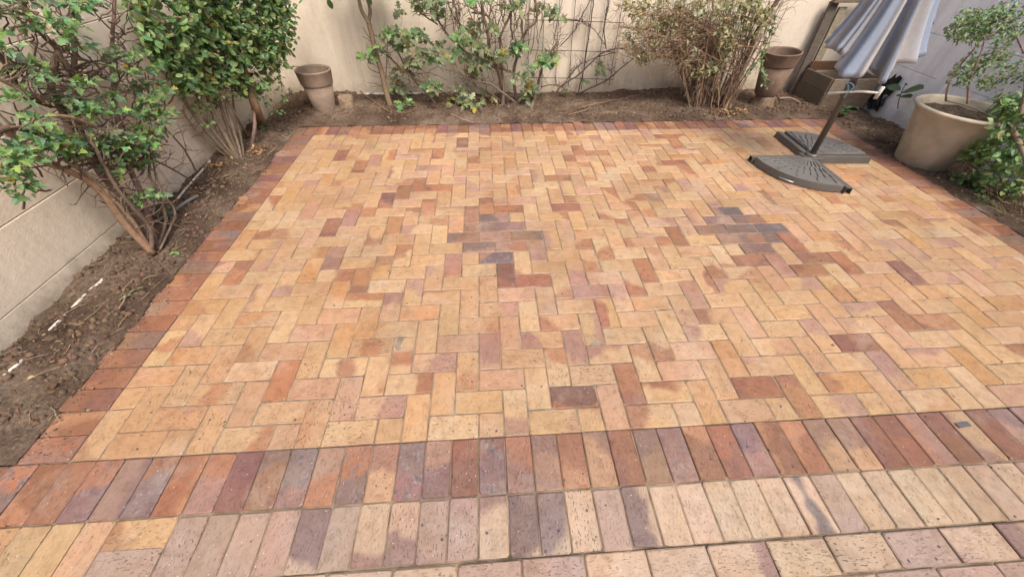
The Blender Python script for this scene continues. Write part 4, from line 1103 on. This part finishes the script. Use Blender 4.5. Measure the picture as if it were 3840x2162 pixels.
# ------------------------------------------------------------------ weathered wooden crate in the corner
def wood_material():
    m, t, b, out = new_mat('weathered_wood'); q = N(t)
    tc = q.n('TexCoord').outputs['Object']; a = q.n('Attribute'); a.attribute_type = 'GEOMETRY'; a.attribute_name = 'lc'
    mp = q.n('Mapping'); mp.inputs['Scale'].default_value = (3, 22, 22); t.links.new(tc, mp.inputs[0])
    f = q.noise(mp.outputs[0], 6, 6, .65)
    t.links.new(q.mix(1.0, a.outputs['Color'], q.ramp(f, [(.3, .45), (.7, 1.15)]), 'MULTIPLY'), b.inputs['Base Color'])
    b.inputs['Roughness'].default_value = .85; b.inputs['Specular IOR Level'].default_value = .2
    t.links.new(q.bump(f, .5, .006), b.inputs['Normal']); return m
M_WOOD = wood_material()
def crate():
    x0, x1, y0, y1 = 5.56, 6.11, 3.56, 4.0
    o = Vector((x0, y0, -.01)); root = empty('wooden_crate', o); tag(root, 'weathered wooden crate with tall back frame standing in the right corner', 'crate')
    dk = (.15, .122, .10); md = (.235, .18, .13); lt = (.34, .27, .205)
    def bd(a, c, w, th, colr, nrm): 
        mb = MB(); mb.beam(Vector(a) - o, Vector(c) - o, w, th, jit(colr, .12, .05), nrm, .004); mb.build('board', M_WOOD, root)
    bd((x0, y0, .085), (x1, y0, .085), .15, .024, md, (0, -1, 0)); bd((x0 + .006, y0 + .002, .238), (x1 - .01, y0 + .002, .238), .145, .024, lt, (0, -1, 0))
    bd((x0 - .014, y0 - .012, .09), (x0 - .014, y1, .09), .17, .024, dk, (-1, 0, 0)); bd((x0 - .012, y0, .25), (x0 - .012, y1, .24), .13, .022, dk, (-1, 0, 0))
    bd((x1 + .014, y0, .16), (x1 + .014, y1, .16), .3, .024, md, (1, 0, 0))
    bd((x0 - .01, y1 + .03, .0), (x0 - .03, y1 + .09, .92), .095, .03, dk, (0, -1, 0)); bd((x0 + .10, y1 + .025, .0), (x0 + .085, y1 + .075, .87), .085, .028, lt, (0, -1, 0))
    bd((x1 - .02, y1 + .03, .0), (x1 - .04, y1 + .09, .92), .09, .03, dk, (0, -1, 0))
    bd((x0 - .08, y1 + .055, .935), (x1 + .02, y1 + .055, .935), .05, .06, md, (0, -1, 0))
    bd((x0, y1, .33), (x1, y1, .33), .09, .024, (.15, .085, .05), (0, -1, 0)); bd((x0, y1 - .0, .16), (x1, y1 - .0, .16), .2, .02, md, (0, -1, 0))
    bd((x0, (y0 + y1) / 2, .06), (x1, (y0 + y1) / 2, .06), .4, .02, dk, (0, 0, 1))
crate()
def plastic():
    a = hit(3305, 350, 'x', 6.1); mb = MB(); n = 9; vs = []; fs = []
    for i in range(n):
        for j in range(n):
            s, t = i / (n - 1) - .5, j / (n - 1) - .5
            w = 1 + .5 * noise.noise(Vector((s * 5, t * 5, 1)))
            vs.append((.025 * noise.noise(Vector((s * 6, t * 6, 4))), s * .17 * w, t * .32 * w))
    for i in range(n - 1):
        for j in range(n - 1):
            if noise.noise(Vector((i * .9, j * .9, 7))) > .42: continue
            fs.append((i * n + j, (i + 1) * n + j, (i + 1) * n + j + 1, i * n + j + 1))
    mb.add(vs, fs); o = mb.build('plastic_sheet', simple('black_plastic', (.018, .018, .02), .45, 20, .3, .3), None, (6.115, a.y, max(a.z, .19)))
    md = o.modifiers.new('thick', 'SOLIDIFY'); md.thickness = .002
    tag(o, 'torn scrap of black plastic sheet against the pale wall', 'plastic')
plastic()

# ------------------------------------------------------------------ parasol
M_POLE = simple('pole_metal', (.13, .12, .11), .42, 8, .12, .08, 120, .5, .35)
M_BASE = simple('base_resin', (.13, .125, .12), .55, 6, .15, .25, 150, .4)
M_STEEL = simple('galvanised', (.45, .46, .48), .35, 20, .1, 0, 10, .5, .8)
M_WHITE = simple('white_plastic', (.62, .60, .56), .5, 16, .2, .1)
M_BLUECORD = simple('blue_cord', (.25, .42, .55), .7, 40, .2, .2)
def fabric():
    m, t, b, out = new_mat('striped_canvas'); q = N(t)
    a = q.n('Attribute'); a.attribute_type = 'GEOMETRY'; a.attribute_name = 'lc'
    sp = q.n('SeparateColor'); t.links.new(a.outputs['Color'], sp.inputs[0])
    f = q.ramp(sp.outputs[0], [(0, (.43, .39, .355)), (.16, (.37, .37, .385)), (.36, (.255, .30, .385)), (.55, (.245, .29, .385)), (.66, (.33, .355, .40)), (.78, (.40, .385, .375)), (.9, (.31, .34, .40)), (1, (.42, .385, .35))])
    tc = q.n('TexCoord').outputs['Object']
    t.links.new(q.mix(.5, f, q.ramp(q.noise(tc, 30, 4, .6), [(.3, .75), (.7, 1.0)]), 'MULTIPLY'), b.inputs['Base Color'])
    b.inputs['Roughness'].default_value = .8; b.inputs['Specular IOR Level'].default_value = .2
    t.links.new(q.bump(q.noise(tc, 500, 2, .5), .15, .001), b.inputs['Normal']); return m
M_FABRIC = fabric()
def parasol():
    o = Vector((4.635, 2.32, 0)); root = empty('parasol', o); tag(root, 'closed blue and beige striped parasol on a dark pole and cross base', 'parasol')
    top = Vector((-.17, .0, 2.35))
    mb = MB(); mb.tube([(0, 0, .05), top * .5, top], .024, 20); mb.build('pole', M_POLE, root)
    # cross base: four folded-steel channels, hub, two quarter-circle weights
    hub = MB(); hub.lathe([(.001, .085), (.05, .085), (.056, .075), (.056, .012), (.075, .008), (.075, 0)], 24); hub.box(0, 0, .055, .16, .12, .012, bev=.003); hub.build('hub', M_POLE, root)
    L = .5; A0 = R(-3)
    for k in range(4):
        a = A0 + k * HB; d = Vector((math.cos(a), math.sin(a), 0)); n = Vector((-d.y, d.x, 0))
        prof = [(-.034, .004), (-.030, .004), (-.022, .052), (.022, .052), (.030, .004), (.034, .004), (.034, .0), (.027, .0), (.019, .048), (-.019, .048), (-.027, 0), (-.034, 0)]
        ch = MB(); vs = []
        for r in (.05, L + .04):
            vs += [d * r + n * x + Vector((0, 0, z)) for x, z in prof]
        m_ = len(prof); fs = [(i, (i + 1) % m_, m_ + (i + 1) % m_, m_ + i) for i in range(m_)] + [tuple(range(m_))[::-1], tuple(range(m_, 2 * m_))]
        ch.add(vs, fs); ch.build('base_arm', M_POLE, root)
    for k in (0, 2):
        a0 = A0 + k * HB; ctr = Vector((math.cos(a0 + HB / 2), math.sin(a0 + HB / 2), 0)) * .058
        w = MB(); n = 28; rr = L - .02; H = .066
        arc = [Vector((math.cos(a0 + HB * i / n), math.sin(a0 + HB * i / n), 0)) * rr for i in range(n + 1)]
        ol = [Vector((0, 0, 0))] + arc; m_ = len(ol); vs = []
        cen = sum(ol, Vector((0, 0, 0))) / m_
        for z, s in ((.006, 1), (H - .008, 1), (H, .985)):
            vs += [ctr + cen + (p - cen) * s + Vector((0, 0, z)) for p in ol]
        fs = []
        for r in range(2):
            for i in range(m_):
                i2 = (i + 1) % m_; fs.append((r * m_ + i, r * m_ + i2, r * m_ + m_ + i2, r * m_ + m_ + i))
        fs.append(tuple(2 * m_ + i for i in range(m_)))
        w.add(vs, fs); wt = w.build('weight', M_BASE, root)
        # raised radial dashes cast into the plate
        for ring, (ra, rb, cnt, wd) in enumerate(((.09, .19, 9, .012), (.21, .29, 10, .013), (.31, .37, 11, .014), (.385, .45, 9, .016))):
            for i in range(cnt):
                a = a0 + HB * (i + .5 + (.25 if ring % 2 else 0) * (1 if i < cnt - 1 else 0)) / cnt
                if ring == 3 and i % 2: continue
                d = Vector((math.cos(a), math.sin(a), 0))
                r_ = MB(); r_.beam(ctr + d * ra + Vector((0, 0, H)), ctr + d * rb + Vector((0, 0, H)), wd, .014, nrm=(0, 0, 1), bev=.004); r_.build('rib', M_BASE, wt)
        a = a0 + HB * .46; d = Vector((math.cos(a), math.sin(a), 0)); n_ = Vector((-d.y, d.x, 0))
        hd = MB(); hd.tube([ctr + d * (rr - .005) + n_ * .055 + Vector((0, 0, .035)), ctr + d * (rr + .02) + n_ * .055 + Vector((0, 0, .03)), ctr + d * (rr + .02) - n_ * .055 + Vector((0, 0, .03)), ctr + d * (rr - .005) - n_ * .055 + Vector((0, 0, .035))], .004, 6); hd.build('handle', M_STEEL, wt)
    # crank with white handle bar
    cz = .60; ck = MB(); ck.tube([(-.055, -.03, cz - .03), (-.055, -.03, cz + .01), (-.05, -.02, cz + .05)], [.024, .027, .02], 16); ck.lathe([(.027, cz - .05), (.031, cz - .045), (.031, cz + .05), (.027, cz + .055)], 20, ctr=(-.043, 0, 0)); ck.build('crank_housing', M_POLE, root)
    hb = MB(); hb.tube([(-.25, -.06, cz + .0), (-.10, -.055, cz + .006), (.03, -.042, cz + .004), (.19, -.04, cz - .01)], .0085, 12); h1 = hb.build('crank_handle', M_WHITE, root)
    hb = MB(); hb.tube([(.19, -.04, cz + .035), (.19, -.04, cz - .05)], .0145, 12); hb.build('grip', M_WHITE, h1)
    cd = MB(); cd.tube(spline([(-.10, -.065, cz - .03), (-.115, -.085, cz + .01), (-.10, -.09, cz + .05), (-.13, -.07, cz + .075), (-.16, -.06, cz + .06), (-.12, -.05, cz + .055), (-.10, -.06, cz + .02)], 5), .005, 7); cd.build('cord', M_BLUECORD, root)
    # folded canopy: eight gores hanging in deep pleats
    cv = MB(); NT, NZ = 256, 46; zt = 2.28; vs = []; cols = []
    wd_ = [1.0, .8, 1.3, 1.0, .9, .5, 2.0, .45, 1.9, .5]; tot = sum(wd_); edges = [0]
    for w_ in wd_: edges.append(edges[-1] + w_ / tot)
    drop = [.05, .02, .0, .03, .06, .10, .0, -.05, .02, .09]
    for j in range(NZ + 1):
        t = j / NZ
        for i in range(NT):
            a = 2 * math.pi * i / NT; f_ = (i + .5) / NT; gi = max(k for k in range(len(wd_)) if edges[k] <= f_); g = (f_ - edges[gi]) / (edges[gi + 1] - edges[gi])
            hem = .90 - .10 * math.cos(a - 4.3) + .05 * math.cos(a) - .03 * math.sin(g * math.pi) + drop[gi] * math.sin(g * math.pi) ** .3 + .05 * (g - .5) * math.sin(gi * 3.1)
            z = zt + (hem - zt) * t
            R0 = .03 + .155 * t ** .8 + .10 * t ** 5
            fold = abs(math.sin(g * math.pi)) ** .5
            amp = (.42 + .22 * math.sin(gi * 2.3)) * min(1, t * 2.5)
            rr = R0 * (1 - amp + amp * fold + .07 * math.sin(g * 19 + gi * 2) * t)
            sw = .9 * t * (1 - fold) * math.sin(gi * 2.9 + 1) + .45 * math.sin(gi * 1.7) * t + .12 * math.sin(z * 7 + gi)
            aa = a + sw * .35
            vs.append((top.x * z / 2.35 + rr * 1.06 * math.cos(aa), rr * math.sin(aa), z))
            cols.append((g, 0, 0))
    fs = []
    for j in range(NZ):
        for i in range(NT):
            i2 = (i + 1) % NT; fs.append((j * NT + i, (j + 1) * NT + i, (j + 1) * NT + i2, j * NT + i2))
    cv.v = vs; cv.c = cols; cv.f = fs; cv.sm = [True] * len(fs)
    c = cv.build('canopy', M_FABRIC, root); md = c.modifiers.new('cloth', 'SOLIDIFY'); md.thickness = .003
    fn = MB(); fn.lathe([(.001, 2.42), (.02, 2.41), (.024, 2.37), (.04, 2.33), (.045, 2.27), (.02, 2.26)], 16, ctr=(-.172, 0, 0)); fn.build('finial', M_POLE, root)
parasol()

# ------------------------------------------------------------------ pipe, hose, litter
def soil_pt(u, v, dz=0.0):
    z = .04
    for _ in range(4):
        p = hit(u, v, 'z', z); z = soil_h(p.x, p.y) + dz
    return Vector((p.x, p.y, z))
def pipe():
    pts = []
    key = [((790, 605), .008), ((770, 627), .006), ((728, 674), .006), ((690, 716), .006), ((600, 815), -.03), ((480, 935), -.035), ((392, 1030), -.010), ((370, 1056), .001), ((335, 1090), -.006), ((290, 1135), .002), ((230, 1195), .0), ((185, 1240), -.008), ((150, 1280), -.03), ((95, 1338), -.012), ((62, 1370), .002), ((32, 1394), .000), ((-60, 1480), -.02)]
    for (u, v), dz in key: pts.append(soil_pt(u, v, dz))
    mb = MB(); mb.tube(spline(pts, 4), .0075, 10)
    tag(mb.build('buried_pipe', simple('dirty_white_plastic', (.56, .53, .47), .55, 14, .3, .2)), 'white plastic pipe half buried in the left bed along the wall', 'pipe')
    mb = MB(); mb.tube(spline([soil_pt(*q, .012) for q in ((745, 736), (725, 742), (690, 765), (640, 800), (585, 832), (540, 850), (480, 890))], 4), .011, 10)
    tag(mb.build('garden_hose', simple('grey_hose', (.17, .165, .155), .6, 20, .2)), 'grey hose end lying in the left bed under the pruned shrub', 'hose')
pipe()
def fallen(label, pts, r, c):
    mb = MB(); branch(mb, [soil_pt(*q, .012 + random.uniform(0, .02)) for q in pts], r, r * .6, c, 5, 6, .003)
    tag(mb.build('fallen_branch', M_BARK), label, 'branch')
fallen('long dry stick lying beside the slim tree trunk', ((1330, 320), (1360, 350), (1410, 385), (1455, 418)), .007, (.26, .18, .12))
fallen('pale thin twig reaching over the far edging bricks', ((1690, 425), (1720, 435), (1775, 459)), .005, (.42, .32, .22))
fallen('curved dry stick lying in front of the trellis', ((2170, 405), (2230, 390), (2300, 378), (2400, 355)), .006, (.30, .21, .14))
fallen('crooked pale twig lying below the dead vine', ((2130, 428), (2170, 420), (2200, 412), (2215, 400)), .005, (.36, .27, .17))
fallen('short thick stick lying beside the wooden crate', ((2925, 365), (2960, 372), (3000, 385)), .014, (.36, .27, .19))
fallen('reddish vine shoot trailing over the soil by the slim tree', ((1450, 400), (1500, 420), (1540, 418), (1600, 398), (1660, 400)), .004, (.24, .12, .08))
fallen('thin dry twig lying in the left bed', ((440, 1150), (470, 1120), (475, 1105)), .004, (.34, .24, .17))

def bed_point():
    while True:
        k = random.random()
        if k < .34: x, y = random.uniform(-.68, -.24), random.uniform(.15, 3.4)
        elif k < .86: x, y = random.uniform(-.5, 6.1), random.uniform(D + .25, BACK_Y - .02)
        else: x, y = random.uniform(W + .25, 6.1), random.uniform(.7, 3.4)
        if x > left_x(y) + .02: return Vector((x, y, soil_h(x, y)))
lt = MB()
for _ in range(1500):
    p = bed_point(); c = jit(random.choice(((.26, .17, .10), (.33, .23, .14), (.18, .11, .07), (.40, .30, .18), (.12, .08, .05))), .25, .1)
    leaf(lt, p + Vector((0, 0, .006)), rv() * 1.0 + Vector((0, 0, 0)), Vector((0, 0, 1)) + rv(.45), random.uniform(.012, .034), random.choice(('oval', 'narrow', 'narrow')), c, .3, .2)
for (u, v, n, s) in ((2740, 415, 160, 28), (960, 560, 60, 18), (800, 615, 60, 18), (2690, 425, 60, 25)):
    for _ in range(n):
        p = soil_pt(random.gauss(u, s), random.gauss(v, s * .35), .012)
        leaf(lt, p, rv(), Vector((0, 0, 1)) + rv(.6), random.uniform(.02, .045), 'oval', jit(random.choice(((.33, .21, .11), (.27, .16, .08), (.38, .27, .16))), .2, .1), .3, .3)
tag(lt.build('leaf_litter', M_LITTER), 'dry brown leaf litter scattered over the beds', kind='stuff')
tw = MB()
for _ in range(800):
    p = bed_point() + Vector((0, 0, .006)); a = random.uniform(0, 6.28); l = random.uniform(.03, .13)
    tw.tube(wiggle(p, p + Vector((math.cos(a) * l, math.sin(a) * l, random.uniform(-.004, .014))), 3, l * .08), random.uniform(.001, .0026), 4, jit(random.choice((TAN, GREYB, (.36, .27, .18), (.13, .09, .06))), .25, .08), cap=False)
tag(tw.build('twig_litter', M_BARK), 'small broken twigs scattered over the soil', kind='stuff')
cd = MB()
for _ in range(4600):
    p = bed_point(); r = random.choice((.004, .005, .006, .008, .01, .013, .018)) * random.uniform(.7, 1.2); vs = []; n = 6
    for (z, k) in ((-.4, .9), (.25, 1), (.75, .55)):
        for i in range(n):
            a = 6.283 * i / n + z; q = k * r * random.uniform(.75, 1.2); vs.append(p + Vector((q * math.cos(a), q * math.sin(a), z * r + random.uniform(-.15, .15) * r)))
    fs = [tuple(12 + i for i in range(6))]
    for k in range(2):
        for i in range(n): fs.append((k * n + i, k * n + (i + 1) % n, k * n + n + (i + 1) % n, k * n + n + i))
    cd.add(vs, fs, jit((.15, .10, .07), .3, .06), True)
tag(cd.build('soil_clods', M_LITTER), 'crumbled clods of soil lying on the beds', kind='stuff')
cb = MB()
for _ in range(1500):
    k = random.random(); e = abs(random.gauss(0, .07))
    if k < .45: x, y = -.22 + e, random.uniform(0, D + .2)
    elif k < .8: x, y = random.uniform(-.2, W + .2), D + .22 - e
    elif k < .93: x, y = W + .22 - e, random.uniform(.6, D + .2)
    else: x, y = random.uniform(-.2, W), random.uniform(-.4, D)
    p = Vector((x, y, .003)); r = random.uniform(.0015, .0055) * (1 if random.random() < .93 else 1.8)
    c = jit(random.choice(((.15, .10, .07), (.2, .14, .1), (.3, .22, .14), (.12, .08, .06))), .2, .08)
    if random.random() < .16: leaf(cb, p, Vector((random.uniform(-1, 1), random.uniform(-1, 1), .05)), Vector((0, 0, 1)) + rv(.3), random.uniform(.01, .03), 'narrow', jit((.34, .24, .14), .2, .1)); continue
    vs_ = [p + Vector((r * math.cos(a), r * math.sin(a), -.002)) for a in (0, 1.3, 2.7, 4.1, 5.2)] + [p + Vector((random.uniform(-r, r) * .4, random.uniform(-r, r) * .4, r * .9))]
    cb.add(vs_, [(i, (i + 1) % 5, 5) for i in range(5)], c)
tag(cb.build('soil_crumbs', M_LITTER), 'crumbs of soil and straw spilled on the paving edges', kind='stuff')
# strip of grey tape stuck to the near edging, a straw and crumbs on the bricks
a = hit(2840 + 1990 / 2.576, 1480 + 285 / 2.576, 'z', .003); mb = MB(); mb.box(0, 0, 0, .062, .022, .002); o = mb.build('tape_strip', simple('grey_tape', (.10, .10, .11), .6, 30, .2, .1), None, (a.x, a.y, .0032)); o.rotation_euler = (0, 0, .08)
tag(o, 'dark grey strip stuck on a near edging brick at the right', 'tape')
